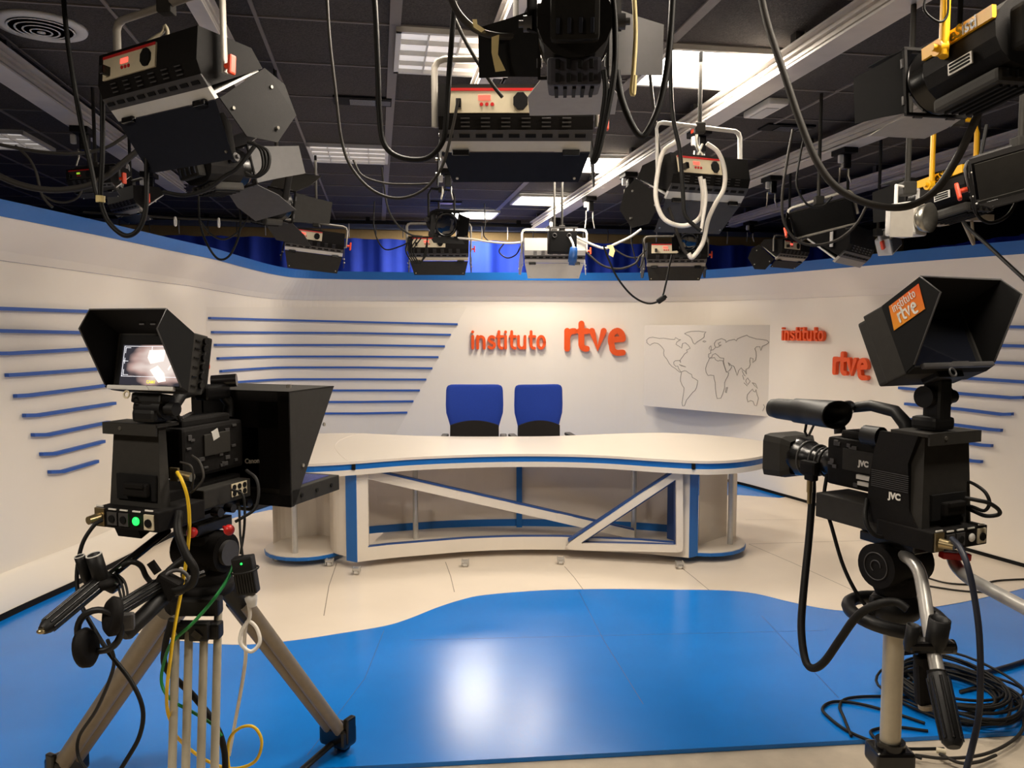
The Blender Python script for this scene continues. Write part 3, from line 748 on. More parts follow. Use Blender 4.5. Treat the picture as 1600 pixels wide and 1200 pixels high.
rail(4.17, 3.5, 9.0, 'farthest right ceiling rail, tinted violet, over the right wing of the backdrop')
rail(.53, 1.2, 6.4, 'narrow ceiling rail above the middle softbox', .06)
rail(-.645, 1.5, 5.2, 'narrow ceiling rail above the yoke of the left softbox', .06)
def at_rail(u, v): return UV(u, v, RZ - .042)
def trolley(u, v, label, drop=.12, big=False):
    t = thing('rail_trolley', label, 'rail trolley', at_rail(u, v) - V((0, 0, .03)), RU, 'trolleys on the lighting rails')
    m = MB(); m.box((0, 0, .01), (.10, .16, .05), bev=.006); m.build('carriage', 'black', t)
    m = MB(); m.box((-.045, -.03, -.05), (.03, .03, .055), bev=.008); m.build('cable_clip', 'lightgrey', t)
    m = MB(); m.box((.01, 0, -.06), (.05, .06, .10), bev=.008); m.build('socket_block', 'blackgloss', t)
    for x in (-.03, .035): MB().tube([(x, 0, -.1), (x, .0, -.1 - drop * .5), (x + .012 * (1 if x > 0 else -1), -.01, -.1 - drop)], .006, 6).build('hook', 'silver', t)
    if big: MB().box((-.052, -.03, .012), (.006, .05, .03)).build('sticker', 'redorange', t)
    return t
def pole_to(t, p, z=RZ - .055):               # suspension rod from a fixture's yoke to the rail above
    u_ = p.x * cos(AZ) + p.y * sin(AZ)              # to the rail above, or to the ceiling where there is none
    if min(abs(u_ - k) for k in (1.93, -1.72, 3.09, 4.17, .53, -.645)) > .075: z = CZ - .002
    m = MB(); m.cyl(p, V((p.x, p.y, z)), .010, n=12); m.box(V((p.x, p.y, p.z - .005)), (.05, .05, .05), bev=.006)
    m.build('suspension_rod', 'graphite', t, world=True)
def local(t, p): return t.matrix_basis @ V(p)

def softbox(px, py, d, yaw, label, scale=1.0, pitch=0, roll=0, flaps=(1, 1, 1, 1), panel=True, rod=True, mats=None, yoke_h=.24, tilt_yoke=True):
    mats = mats or {}
    hb = mats.get('body', 'black'); fl_ = mats.get('flap', 'bluegrey'); st = mats.get('strip', 'lightgrey'); fl2 = mats.get('flap2', 'black')
    R = Matrix.Rotation(yaw, 3, 'Z') @ Matrix.Rotation(pitch, 3, 'X') @ Matrix.Rotation(roll, 3, 'Y')
    t = thing('softbox_light', label, 'studio light', P(px, py, d), R, 'fluorescent studio softboxes')
    s = scale; W = .26
    f = lambda y, z: lambda x: (x, y, z)
    def ext(poly, x0, x1): 
        return MB().prism([(y * s, z * s) for y, z in poly], (x1 - x0) * s, lambda a, b, c: (x0 * s + c, a, b))
    body = ext([(-.09, .10), (-.09, -.005), (-.07, -.045), (-.035, -.07), (.17, .06), (.12, .11)], -W, W); body.build('housing', hb, t)
    if panel:
        p = ext([(-.096, .085), (-.096, .005), (-.09, .005), (-.09, .085)], -.225, .06); cp = p.build('control_panel', mats.get('panel', 'cream'), t)
        ext([(-.098, .085), (-.098, .076), (-.096, .076), (-.096, .085)], -.225, .06).build('red_stripe', 'red', cp)
        ext([(-.0975, .062), (-.0975, .046), (-.096, .046), (-.096, .062)], -.125, -.085).build('display', mats.get('disp', 'ledred'), cp)
        m = MB()
        for k in range(3): m.cyl(V((-.115 + .018 * k, -.099, .032)) * s, V((-.115 + .018 * k, -.095, .032)) * s, .006 * s, n=10)
        m.build('button', 'red', cp)
        m = MB(); m.prism([(.015 + .026 * cos(pi * k / 4 + pi / 8), .042 + .03 * sin(pi * k / 4 + pi / 8)) for k in range(8)], .008, lambda a, b, c: (a * s, (-.104 + c) * s, b * s)); m.build('socket', 'blackmat', cp)
        m = MB(); m.box(V((-.19, -.11, .03)) * s, V((.018, .03, .03)) * s, bev=.003); m.build('plug', 'blackgloss', cp)
    for k in range(6):
        x = -.17 + .068 * k; m = MB()
        for j in range(3):
            a = V((x, -.0895 + .0055 * j, -.011 - .012 * j)) * s; m.box(a + V((0, -.002, -.001)), V((.03, .004, .004)) * s, Matrix.Rotation(.45, 3, 'X'))
        m.build('vent', 'dgrey', t)
    e = ext([(-.073, -.046), (-.042, -.076), (-.03, -.068), (-.062, -.04)], -W, W).build('grille_strip', 'dgrey', t)
    for k in range(9): MB().box(V((-.23 + .056 * k, -.0585, -.062)) * s, V((.036, .004, .012)) * s, Matrix.Rotation(.78, 3, 'X')).build('slot', 'blackmat', e)
    ext([(-.042, -.076), (-.012, -.104), (0, -.095), (-.03, -.067)], -W * .985, W * .985).build('reflector_strip', st, t, label='white reflector strip')
    ext([(-.01, -.088), (.165, .05), (.16, .056), (-.015, -.08)], -W * .95, W * .95).build('diffuser', mats.get('diff', 'lightgrey'), t)
    if flaps[0]:                                # lower flap
        g = flaps[0] if isinstance(flaps[0], tuple) else (.8, .13)
        a = V((0, -.010, -.106)); dd = V((0, sin(g[0]), -cos(g[0]))) * g[1]; n = V((0, -cos(g[0]), -sin(g[0])))
        m = MB(); m.plate([(a + V((-W * .98, 0, 0))) * s, (a + V((W * .98, 0, 0))) * s, (a + dd + V((W * .86, 0, 0))) * s, (a + dd + V((-W * .86, 0, 0))) * s], n, .004)
        b = m.build('barn_door', fl_, t)
        for x in (-.19, .19): MB().box((a + V((x, -.008, -.004))) * s, V((.06, .016, .02)) * s, bev=.003).build('hinge', 'blackgloss', b)
        for x in (-.8, .8):
            q = (a + dd * .85 + V((W * x, 0, 0))) * s; MB().cyl(q, q + n * .008, .005 * s, n=8).build('rivet', 'silver', b)
    for k, sg in ((1, -1), (2, 1)):             # side flaps
        if flaps[k]:
            an = flaps[k] if isinstance(flaps[k], float) else .5
            poly = [(-.005, -.10), (.17, .06), (.25, .03), (.285, -.07), (.2, -.19), (.085, -.2)]
            m = MB(); m.prism([(y, z) for y, z in poly], .004, lambda a, b, c: ((sg * (W + .006 + max(0, (a * .55 - b * .6 - .08)) * tan(an)) + c * sg) * s, a * s, b * s))
            b = m.build('barn_door', fl2, t)
            for y, z in ((.04, -.12), (.19, .0), (.2, -.14)): MB().cyl(V((sg * (W + .002 + max(0, (y * .55 - z * .6 - .08)) * tan(an)), y, z)) * s, V((sg * (W + .02 + max(0, (y * .55 - z * .6 - .08)) * tan(an)), y, z)) * s, .006 * s, n=8).build('rivet', 'silver', b)
    if flaps[3]:
        a = V((0, .165, .062)); dd = V((0, .10, .12)); m = MB()
        m.plate([(a + V((-W, 0, 0))) * s, (a + V((W, 0, 0))) * s, (a + dd + V((W * .86, 0, 0))) * s, (a + dd + V((-W * .86, 0, 0))) * s], (0, -.75, .6), .004); m.build('barn_door', fl2, t)
    yw = (W + .02) * s; yh = yoke_h * s; ym_ = mats.get('yoke', 'yokegrey')
    Ri = Matrix.Rotation(roll * 0, 3, 'Y')
    inv = (Matrix.Rotation(pitch, 3, 'X') @ Matrix.Rotation(roll, 3, 'Y')).inverted() @ Matrix.Rotation(roll * (1 if tilt_yoke else 0), 3, 'Y')
    m = MB(); pts = [(-yw, 0, -.02 * s), (-yw, 0, yh - .03), (-yw + .012, 0, yh - .008), (-yw + .035, 0, yh), (yw - .035, 0, yh), (yw - .012, 0, yh - .008), (yw, 0, yh - .03), (yw, 0, -.02 * s)]
    m.tube([inv @ V(p) for p in pts], .014 * s, 8, flat=.55); m.build('yoke', ym_, t)
    k = MB(); k.cyl(inv @ V((yw + .005, 0, 0)), inv @ V((yw + .03, 0, 0)), .009, n=10); k.box(inv @ V((yw + .034, 0, .0)), (.014, .026, .062), bev=.006); k.build('tilt_knob', 'redorange', t, label='orange red tilt knob')
    if rod: pole_to(t, local(t, inv @ V((0, 0, yh))))
    return t

def fresnel(px, py, d, aim, label, r=.10, L=.30, yoke='black', stripe=None, doors=None, door_len=.2, roll=0, rod=True, door_m=('graphite', 'graphite', 'graphite', 'graphite'), brand=True, body='black', yoke_h=.26, fwd=None, base=(1.55, .42), yk=(.018, .4)):
    p = P(px, py, d); R = frame(V(fwd) if fwd else ray(*aim)) @ Matrix.Rotation(roll, 3, 'Y')
    t = thing('spotlight', label, 'studio light', p, R, 'fresnel spotlights with barn doors')
    # local: +Y towards the stage; origin mid body
    oc = [(r * 1.02 * cos(pi * k / 8 + pi / 16) , r * 1.02 * sin(pi * k / 8 + pi / 16)) for k in range(16)]
    m = MB(); m.prism([(a, max(b, -r * .96)) for a, b in oc], L * .8, lambda a, b, c: (a, -L / 2 + c, b)); m.build('housing', body, t)
    zb0 = -r * (.91 + base[1] / 2); m = MB(); m.box((0, -L * .08, zb0), (r * base[0], L * .72, r * base[1]), bev=.01); bs = m.build('base_box', 'slate' if base[1] > .6 else 'graphite', t)
    m = MB()
    for k in range(5): m.box((-r * .5 + r * .25 * k, -L * .08, -r * (.915 + base[1])), (r * .1, L * .6, .012))
    m.build('cooling_fin', 'blackmat', bs)
    for i in range(4):
        for j in range(2 if base[1] > .6 else 1): MB().box(((-.51 + .34 * i) * r * base[0] * .6, -L * .44 - .004, zb0 + r * base[1] * ((.24 - .48 * j) if base[1] > .6 else 0)), (r * .12, .01, r * base[1] * (.32 if base[1] > .6 else .55)), bev=.002).build('base_slot', 'blackmat', bs)
        m = MB(); m.box((0, -L / 2 - .03, -r * .05), (r * 1.3, .05, r * 1.2), bev=.012); rb = m.build('rear_cover', 'graphite', t)
    for i in range(4):
        MB().box(((-.45 + .3 * i) * r, -L / 2 - .056, -.3 * r), (r * .1, .008, r * .38), bev=.002).build('vent_slot', 'bluegrey', rb)
    MB().lathe([(r * .9, L * .3), (r * 1.0, L * .32), (r * 1.0, L * .44), (r * 1.06, L * .45), (r * 1.06, L * .5), (r * .9, L * .5), (r * .86, L * .46)], (0, 0, 0), (0, 1, 0)).build('lens_ring', 'blackgloss', t)
    m = MB(); m.lathe([(r * .88, L * .455), (r * .7, L * .475), (r * .4, L * .49), (.0001, L * .495)], (0, 0, 0), (0, 1, 0)); m.build('lens', 'glass', t)
    h = r * 1.04; y0 = L * .51; m = MB()
    for x, z, w_, q in ((0, h, 2 * h, .008), (0, -h, 2 * h, .008)): m.box((x, y0, z), (w_ + .008, .010, q))
    for x in (-h, h): m.box((x, y0, 0), (.008, .010, 2 * h))
    m.build('barn_door_frame', 'black', t)
    doors = doors or (.5, .5, .5, .5)
    for k, (ux, uz) in enumerate(((0, 1), (0, -1), (-1, 0), (1, 0))):
        an = doors[k]
        if an is None: continue
        ex = V((uz, 0, -ux)) if True else None
        o = V((ux * h, y0 + .006, uz * h)); dd = V((ux * sin(an), cos(an), uz * sin(an))) * door_len; nn = V((ux * cos(an), -sin(an), uz * cos(an)))
        w0 = h * .95; w1 = h * ((1.1 if stripe else 1.5) if k < 2 else .8)
        m = MB(); m.plate([o - ex * w0, o + ex * w0, o + dd * .45 + ex * (w0 + (w1 - w0) * .8), o + dd + ex * w1 * .92, o + dd - ex * w1 * .92, o + dd * .45 - ex * (w0 + (w1 - w0) * .8)], nn, .003)
        b = m.build('barn_door', door_m[k], t)
        for s_ in (-.6, .6): MB().cyl(o + ex * (w0 * s_ - .012), o + ex * (w0 * s_ + .012), .008, n=8).build('hinge', 'dgrey', b)
    if stripe:
        for sx in (-1, 1):
            m = MB(); m.box((sx * r * .99, -L * .1, r * .5), (.012, L * .78, r * .36)); sp = m.build('side_stripe', 'yellow', t, label='yellow side stripe')
            if sx < 0 and brand:
                tm = text_mesh('DeSisti', r * .5, lambda x, y: V((-r * .99 - .0075, -L * .14 - x, r * .5 + y)), .001)
                tm.build('lettering', 'blackgloss', sp)
        m = MB(); m.box((-r * 1.04, -L * .14, -r * .42), (.004, L * .26, r * .34)); pl = m.build('rating_plate', 'labelwhite', t)
        m = MB()
        for k in range(3): m.box((-r * 1.04 - .003, -L * .14, -r * (.32 + .1 * k)), (.002, L * .22, r * .05))
        m.build('print_line', 'blackmat', pl)
    elif brand:
        text_mesh('DeSisti', r * .36, lambda x, y: (x + r * .25, -L / 2 - .0575, y + r * .58), .001).build('lettering', 'labelwhite', t)
    # yoke straight up to the clamp
    upw = R.inverted() @ V((0, 0, 1)); up = (upw - V((1, 0, 0)) * upw.x).normalized(); yw = r * 1.2; c0 = V((0, -L * .02, r * .2))
    m = MB()
    for sx in (-1, 1):
        m.tube([c0 + V((sx * yw, 0, 0)) - up * .02, c0 + V((sx * yw, 0, 0)) + up * (yoke_h - .05), c0 + V((sx * yw * .8, 0, 0)) + up * yoke_h, c0 + up * yoke_h], yk[0], 8, flat=yk[1])
    m.build('yoke', yoke, t)
    for sx in (-1, 1):
        k = MB(); k.cyl(c0 + V((sx * yw, 0, 0)), c0 + V((sx * (yw + .022), 0, 0)), .02, n=14); k.cyl(c0 + V((sx * yw, 0, 0)), c0 + V((sx * (yw + .034), 0, 0)), .009, n=10); k.build('pivot_knob', yoke if yoke == 'yellow' else 'dgrey', t)
    if rod: pole_to(t, local(t, c0 + up * yoke_h))
    return t
# ---- softboxes
softbox(264, 127, 2.75, RAD(-31), 'black softbox with grey yoke, red knob and wide black flaps, upper left', pitch=RAD(-5), roll=RAD(-.5), flaps=((.6, .19), 0, .3, 0), yoke_h=.25)
softbox(806, 190, 2.8, RAD(0), 'middle softbox facing away with red digit display on a cream panel', flaps=((.85, .125), .15, .15, 0), yoke_h=.21)
softbox(1094, 284, 4.0, RAD(30), 'softbox with orange knob, grey lower flap and white cable loop hanging from the wide rail', .98, flaps=((.9, .19), .3, 0, 0), roll=RAD(-2), pitch=RAD(-10), mats={'flap': 'dgrey', 'yoke': 'lightgrey'}, yoke_h=.27)
softbox(686, 389, 7.6, RAD(2), 'softbox over the back wall below a black spotlight, red knob against the blue curtain', 1.08, flaps=((.6, .14), .1, .1, 0), mats={'flap': 'graphite', 'strip': 'cream'}, yoke_h=.22)
softbox(866, 392, 6.9, RAD(2), 'brightly lit silver white softbox hanging in the centre before the blue curtain', 1.0, flaps=((.6, .15), .2, .2, 0), mats={'body': 'lightgrey', 'flap': 'lightgrey', 'flap2': 'lightgrey', 'yoke': 'lightgrey'}, panel=False, yoke_h=.18)
softbox(1056, 398, 7.3, RAD(-3), 'softbox before the bright curtain, right of centre, with a cream panel at its left', 1.03, flaps=((.6, .14), .1, .1, 0), mats={'flap': 'graphite', 'strip': 'yokegrey'}, yoke_h=.16)
softbox(492, 378, 6.3, RAD(14), 'softbox at the left end of the curtain, tilted down behind a big barn door', .86, roll=RAD(6), flaps=((.6, .18), .2, .1, 0), mats={'flap': 'graphite', 'strip': 'lightgrey'}, yoke_h=.17)
softbox(150, 282, 4.6, RAD(-20), 'dark softbox with a green lit display under the left ceiling rail', .62, flaps=((1.1, .08), 0, 0, 0), mats={'panel': 'graphite', 'disp': 'lcdgreen', 'strip': 'graphite', 'yoke': 'dgrey'}, yoke_h=.13)
softbox(205, 316, 5.4, RAD(-42), 'dark softbox with red knob just over the left blue cap', .8, flaps=((1.1, .10), 0, 0, 0), mats={'strip': 'yokegrey'}, panel=False, yoke_h=.17)
softbox(1232, 392, 6.6, RAD(40), 'dark softbox on the right of the curtain, half sunk behind the blue cap', .8, flaps=((.9, .1), .2, 0, 0), mats={'strip': 'yokegrey'}, yoke_h=.14)
softbox(1322, 386, 5.5, RAD(52), 'long dark softbox lying low over the right blue cap with orange knob', 1.2, flaps=(0, 0, 0, 0), panel=False, mats={'strip': 'yokegrey', 'yoke': 'lightgrey'}, yoke_h=.12)
softbox(1287, 346, 4.7, RAD(152), 'softbox turned to us with open black flaps under the big hanging loop', .66, pitch=RAD(25), flaps=((1.0, .2), 0, .25, 0), panel=False, mats={'flap': 'black', 'diff': 'blackmat', 'strip': 'yokegrey'}, yoke_h=.2, roll=RAD(14))
softbox(1606, 268, 2.7, RAD(150), 'softbox with black honeycomb front at the right edge', .62, pitch=RAD(15), roll=RAD(14), flaps=((1.0, .18), 0, .25, 0), panel=False, mats={'diff': 'graphite', 'flap': 'black', 'strip': 'graphite', 'yoke': 'dgrey'}, yoke_h=.16)
# ---- spotlights
fresnel(897, 48, 2.1, (880, 330), 'black spotlight seen from behind, top centre, with pale grey barn doors', .09, .26, doors=(.3, .33, .95, .85), door_len=.22, door_m=('graphite', 'yokegrey', 'blackmat', 'dgrey'), base=(1.5, .75), yoke_h=.2)
fresnel(1528, 92, 2.05, (560, 640), 'nearest spotlight with yellow yoke and yellow side stripe, upper right corner', .085, .30, yoke='yellow', stripe=True, doors=(.1, .02, .35, .5), door_len=.15, door_m=('blackmat', 'yokegrey', 'blackmat', 'black'), yk=(.026, .45), yoke_h=.22)
fresnel(1488, 298, 3.2, (500, 640), 'second spotlight with yellow yoke, lower and farther, right of the white lamp', .085, .30, yoke='yellow', stripe=True, doors=(.1, .02, .35, .5), door_len=.14, door_m=('graphite', 'graphite', 'blackmat', 'black'), yk=(.022, .45))
fresnel(338, 262, 3.6, (1250, 330), 'black spotlight behind the left softbox with wide open grey barn doors', .085, .27, doors=(.5, .55, .6, .6), door_len=.24, roll=RAD(-10), yoke_h=.2, door_m=('dgrey',) * 4)
fresnel(690, 348, 6.9, None, 'small black spotlight hanging above the left back softbox', .10, .22, doors=(.3, .4, .7, .8), door_len=.1, brand=False, fwd=(.45, -.85, -.25), door_m=('blackmat',) * 4)
fresnel(420, 318, 4.3, (1150, 400), 'lower black spotlight with a big square barn door, left of the curtain', .08, .22, doors=(.5, .6, .4, .6), door_len=.22, roll=RAD(12), brand=False)
fresnel(1078, 374, 6.9, None, 'tiny black spotlight above the right back softbox', .075, .18, doors=(.4, .4, .5, .6), door_len=.09, brand=False, fwd=(-.3, -.85, -.3), door_m=('blackmat',) * 4)
# small open-face lamps, right
t = thing('open_face_lamp', 'small pale open lamp with tan side flap above the right blue cap', 'studio light', P(1416, 344, 3.0), Matrix.Rotation(RAD(35), 3, 'Z'))
m = MB(); m.box((0, 0, 0), (.12, .10, .12), bev=.01); m.build('housing', 'lightgrey', t)
m = MB(); m.lathe([(.045, -.05), (.055, -.09), (.02, -.06), (.0001, -.055)], (0, 0, 0), (0, 1, 0), 16); m.build('reflector', 'silver', t)
MB().box((-.085, -.03, -.02), (.006, .08, .10), Matrix.Rotation(.9, 3, 'Z')).build('barn_door', 'yokegrey', t)
m = MB(); m.tube([(-.075, 0, 0), (-.075, 0, .12), (.075, 0, .12), (.075, 0, 0)], .007, 6); m.build('yoke', 'lightgrey', t); pole_to(t, local(t, (0, 0, .12)))
t = thing('open_face_lamp', 'white square ended lamp with orange knob sitting just over the right blue cap', 'studio light', P(1388, 379, 5.4), Matrix.Rotation(RAD(40), 3, 'Z') @ Matrix.Rotation(RAD(-30), 3, 'Y'))
m = MB(); m.box((0, 0, 0), (.16, .10, .12), bev=.008); m.build('housing', 'lightgrey', t)
m = MB(); m.box((0, -.053, 0), (.13, .008, .09)); m.build('front_frame', 'dgrey', t)
m = MB(); m.tube([(-.09, 0, 0), (-.10, 0, .13)], .012, 6); m.build('yoke', 'lightgrey', t); MB().box((-.10, -.01, .03), (.03, .02, .06), bev=.006).build('tilt_knob', 'redorange', t); pole_to(t, local(t, (-.10, 0, .13)))
# lamp bracket under the second yellow spotlight
t = thing('lamp_bracket', 'brown steel bracket with dangling rods under the second yellow spotlight', 'bracket', P(1518, 340, 3.9), Matrix.Rotation(RAD(15), 3, 'Z'))
m = MB(); m.box((-.06, 0, 0), (.34, .05, .03)); m.box((-.19, 0, -.02), (.07, .06, .05)); m.build('arm', 'leg', t)
m = MB(); m.tube([(0, 0, 0), (.02, 0, -.13)], .008, 6); m.tube([(-.12, 0, .09), (.02, 0, -.13)], .008, 6); m.build('rod', 'leg', t)
m = MB(); m.lathe([(.05, 0), (.05, .03), (.02, .05)], (0.02, 0, .03), (0, 0, 1), 16); m.build('cup', 'lightgrey', t); pole_to(t, local(t, (0.02, 0, .07)))
# ---- trolleys
for u, v, lb, dr, bg in ((1.93, 4.63, 'trolley with red sticker on the wide rail above the white looped softbox', .1, True), (1.93, 6.0, 'trolley with dangling hooks on the wide rail, behind the middle softbox flap', .16, False), (1.93, 7.15, 'small trolley on the wide rail nearest the bright back softbox', .16, False),
                        (1.93, 8.6, 'farthest trolley on the wide rail above the silver softbox', .1, False), (3.09, 5.95, 'trolley with two silver pins on the right rail beside the orange knob', .12, False), (3.09, 4.95, 'trolley on the right rail above the softbox with open black flaps', .1, False),
                        (4.17, 8.5, 'trolley at the far end of the violet tinted rail', .1, False), (-1.72, 5.2, 'trolley on the left rail above the green display', .1, False), (-1.72, 6.6, 'trolley at the lower end of the left rail', .1, False), (.53, 6.1, 'trolley at the far end of the narrow middle rail', .1, False)):
    trolley(u, v, lb, dr, bg)
# pantograph over the lit right softbox and the wires of its hook
m = MB(); m.tube([P(1098, 225, 4.1), P(1090, 245, 4.1), P(1090, 256, 4.1), P(1100, 254, 4.1), P(1100, 246, 4.1), P(1089, 228, 4.1), P(1089, 190, 4.1)], .008, 6, sm=3)
m.top('safety_hook', 'silver', 'silver safety hook hanging inside the yoke of the white looped softbox', 'hook')
m = MB(); m.tube([P(258, 40, 2.95), P(262, 55, 2.95), P(250, 68, 2.95), P(230, 78, 2.95), P(222, 74, 2.95), P(240, 60, 2.95), P(254, 50, 2.95)], .007, 6, sm=3, closed=True)
m.top('carabiner', 'cream', 'pale carabiner hanging inside the yoke of the upper left softbox', 'hook')
# black box and blue plug at the centre softbox
t = thing('dimmer_box', 'black square box hanging in front of the silver white softbox', 'electrical box', P(878, 379, 6.65), Matrix.Rotation(RAD(4), 3, 'Z'))
MB().box((0, 0, 0), (.23, .14, .18), bev=.008).build('case', 'blackmat', t)
m = MB(); 
for x in (-.07, .05): m.torus((x, -.072, .05), .016, .004, (0, 1, 0), 16, 6)
m.build('knockout', 'dgrey', t)
m = MB(); m.box((.0, 0, .12), (.26, .06, .012)); m.box((-.1, 0, .105), (.012, .05, .04)); m.box((.1, 0, .105), (.012, .05, .04)); m.build('mounting_bar', 'dgrey', t); pole_to(t, local(t, (0, 0, .12)))
t = thing('power_plug', 'blue cylindrical power plug dangling from the black box over the back wall', 'plug', P(895, 401, 6.5))
MB().lathe([(.016, .08), (.03, .07), (.034, .02), (.036, -.0), (.036, -.045), (.026, -.05), (.026, -.07)], (0, 0, 0), (.12, 0, 1), 18).build('body', 'bluepl', t)
MB().tube([(.008, 0, .07), (.0, .02, .11), (-.02, .06, .16)], .01, 8).build('cord', 'labelwhite', t)
# round air diffuser, emergency lamp, slot vents
t = thing('air_diffuser', 'round white air diffuser with concentric rings in the ceiling, top left corner', 'air vent', UV(-1.475, 3.98, CZ - .012), RU)
MB().lathe([(.13, .012), (.14, -.002), (.185, .0), (.19, .012), (.17, .012)], (0, 0, 0), (0, 0, 1), 40).build('outer_rim', 'lightgrey', t)
for k, r_ in enumerate((.137, .107, .077, .047)):
    MB().lathe([(r_, -.006 - .004 * k), (r_ - .04, .014 - .003 * k), (r_ - .042, .011 - .003 * k), (r_ - .003, -.009 - .004 * k), (r_, -.006 - .004 * k)], (0, 0, 0), (0, 0, 1), 36).build('ring', 'lightgrey', t)
MB().lathe([(.0001, -.024), (.018, -.02), (.012, -.004)], (0, 0, 0), (0, 0, 1), 24).build('centre_disc', 'lightgrey', t)
t = thing('emergency_light', 'small white emergency light on the dark ceiling between two rails', 'emergency light', UV(2.36, 4.64, CZ - .02), RU)
MB().box((0, 0, 0), (.13, .34, .04), bev=.012).build('case', 'labelwhite', t); MB().box((0, .02, -.022), (.08, .22, .006)).build('lens', 'lightgrey', t)
for u, v, lb in ((-.07, 4.93, 'black slot vent in the ceiling, crossed by the thick black loop cable'), (2.75, 5.1, 'dark slot in the ceiling right of the emergency light'), (.75, 8.75, 'small dark slot in the far ceiling before the curtain')):
    t = thing('slot_vent', lb, 'air vent', UV(u, v, CZ - .008), RU, 'slot vents in the ceiling')
    MB().box((0, 0, 0), (.34, .16, .012)).build('frame', 'blackmat', t); MB().box((.0, 0, -.007), (.15, .12, .006)).build('plate', 'blackgloss', t); MB().box((.13, 0, -.007), (.07, .10, .006)).build('end_cap', 'dgrey', t)
# ================================================================== THE TWO STUDIO CAMERAS
def rearplane(o, x, y, z): return V((x, y, z))
def studio_camera(name, loc, yaw, label, tilt, left):
    R = Matrix.Rotation(yaw, 3, 'Z'); t = thing(name, label, 'video camera', loc, R)
    # rear adapter box with overhanging lid
    xr = .085 if left else .1075; ht = .255 if left else .285; dp = .04 if left else .08
    m = MB(); vs = [(-.1075, 0, 0), (xr, 0, 0), (xr, dp, 0), (-.1075, dp, 0), (-.092, .012, ht), (xr - .01, .012, ht), (xr - .01, dp, ht), (-.092, dp, ht)]
    m.add([V(v) for v in vs], [(0, 1, 5, 4), (1, 2, 6, 5), (2, 3, 7, 6), (3, 0, 4, 7), (4, 5, 6, 7), (0, 3, 2, 1)])
    bx = m.build('adapter_box', 'graphite', t)
    MB().box((.0, .02, .075), (.145, .05, .075)).build('recess', 'blackmat', bx)
    m = MB(); m.box((.01, -.006, .07), (.09, .03, .04), bev=.006); m.box((.01, -.022, .083), (.07, .01, .014), bev=.003); m.build('latch', 'black', bx)
    m = MB(); m.box(((xr - .1) / 2, .03 if left else .05, ht + .004), (xr + .115, .09 if left else .13, .01)); m.box(((xr - .1) / 2, -.013, ht - .008), (xr + .115, .006, .034)); m.build('lid', 'graphite', t)
    m = MB(); m.cyl((-.04, -.018, ht - .006), (-.04, -.012, ht - .006), .006, n=10); m.build('screw', 'silver', t)
    # side cheek on the camera's left, with its marks
    m = MB(); m.prism([(0, 0), (.19, 0), (.185, .12), (.17, .22), (.15, ht), (.02, ht), (.05, .2), (.04, .06)], .014, lambda a, b, c: (-.111 + c, a, b)); ck = m.build('side_cheek', 'black', t)
    m = MB()
    for k in range(9): m.box((-.1115, .11, .115 + .006 * k), (.003, .13, .002))
    m.build('grille', 'dgrey', ck)
    text_mesh('JVC', .026, lambda x, y: (-.1125, .09 - x, y + .095), .0015).build('lettering', 'labelwhite', ck)
    # connector strip
    m = MB(); m.box((0, .05, -.012), (.235, .19, .058), bev=.004); cs = m.build('connector_strip', 'black', t)
    xs = (-.095, -.048, -.005, .042, .088)
    sg = 1
    m = MB(); m.box((xs[0], -.047, -.01), (.036, .006, .052)); m.cyl((xs[0], -.05, -.012), (xs[0] + (.012 if not left else -.004), -.085, -.014), .015, .012, n=16); m.build('xlr_socket', 'gold', cs)
    for x in xs[1:3]:
        m = MB(); m.box((x, -.047, -.012), (.036, .005, .038)); k = m.build('socket', 'dgrey', cs); MB().box((x, -.0505, -.012), (.028, .004, .028)).build('opening', 'blackmat', k) if False else None
        MB().cyl((x, -.053, -.012), (x, -.049, -.012), .011, n=14).build('socket_hole', 'blackmat', cs)
    m = MB(); m.sphere((xs[3], -.05, -.012), .0125, (1, .5, 1)); m.build('tally_lamp' if left else 'button', 'ledgreen' if left else 'labelwhite', cs, label='lit green lamp' if left else 'white square button')
    m = MB(); m.box((xs[4], -.047, -.012), (.034, .006, .044)); m.build('dc_socket', 'cream', cs); MB().cyl((xs[4], -.054, -.014), (xs[4], -.049, -.014), .012, n=14).build('socket_hole', 'blackmat', cs)
    m = MB()
    for x in xs: m.box((x, -.0465, .0155 + (.006 if x in (xs[0], xs[4]) else 0)), (.028, .003, .004))
    m.build('printed_label', 'labelwhite', cs)
    # camera body
    m = MB(); m.box((0, .26, .155), (.12, .28, .16), bev=.012); m.box((0, .25, .245), (.085, .22, .03), bev=.008); cb = m.build('camera_body', 'black', t)
    m = MB(); rr = random.Random(3)
    for k in range(34):
        s_ = -1 if k % 2 == 0 else 1; m.box((s_ * .061, .14 + rr.random() * .25, .09 + rr.random() * .13), (.006, .012 + .012 * rr.random(), .006 + .012 * rr.random()), bev=.001)
    m.build('switch', 'dgrey', cb)
    for s_ in (-1, 1): MB().box((s_ * .062, .27, .17), (.008, .12, .07), bev=.003).build('side_door', 'graphite', cb)
    text_mesh('JVC', .024, lambda x, y: (-.0668, .245 - x, y + .165), .0015).build('lettering', 'labelwhite', cb)
    m = MB(); m.box((-.0655, .24, .122), (.012, .055, .014)); m.box((-.0655, .237, .102), (.012, .05, .012)); m.build('sticker', 'labelwhite', cb)
    m = MB(); m.box((.0655, .26, .2), (.003, .03, .03), Matrix.Rotation(.3, 3, 'X')); m.box((-.062, .13, .05), (.02, .014, .026)); m.build('tag', 'lightgrey' if left else 'red', cb)
    m = MB()
    for k in range(7): m.cyl((.035 - .012 * k, .15 + .02 * k, .262), (.035 - .012 * k, .15 + .02 * k, .268), .006, n=8)
    m.build('button', 'dgrey', cb)
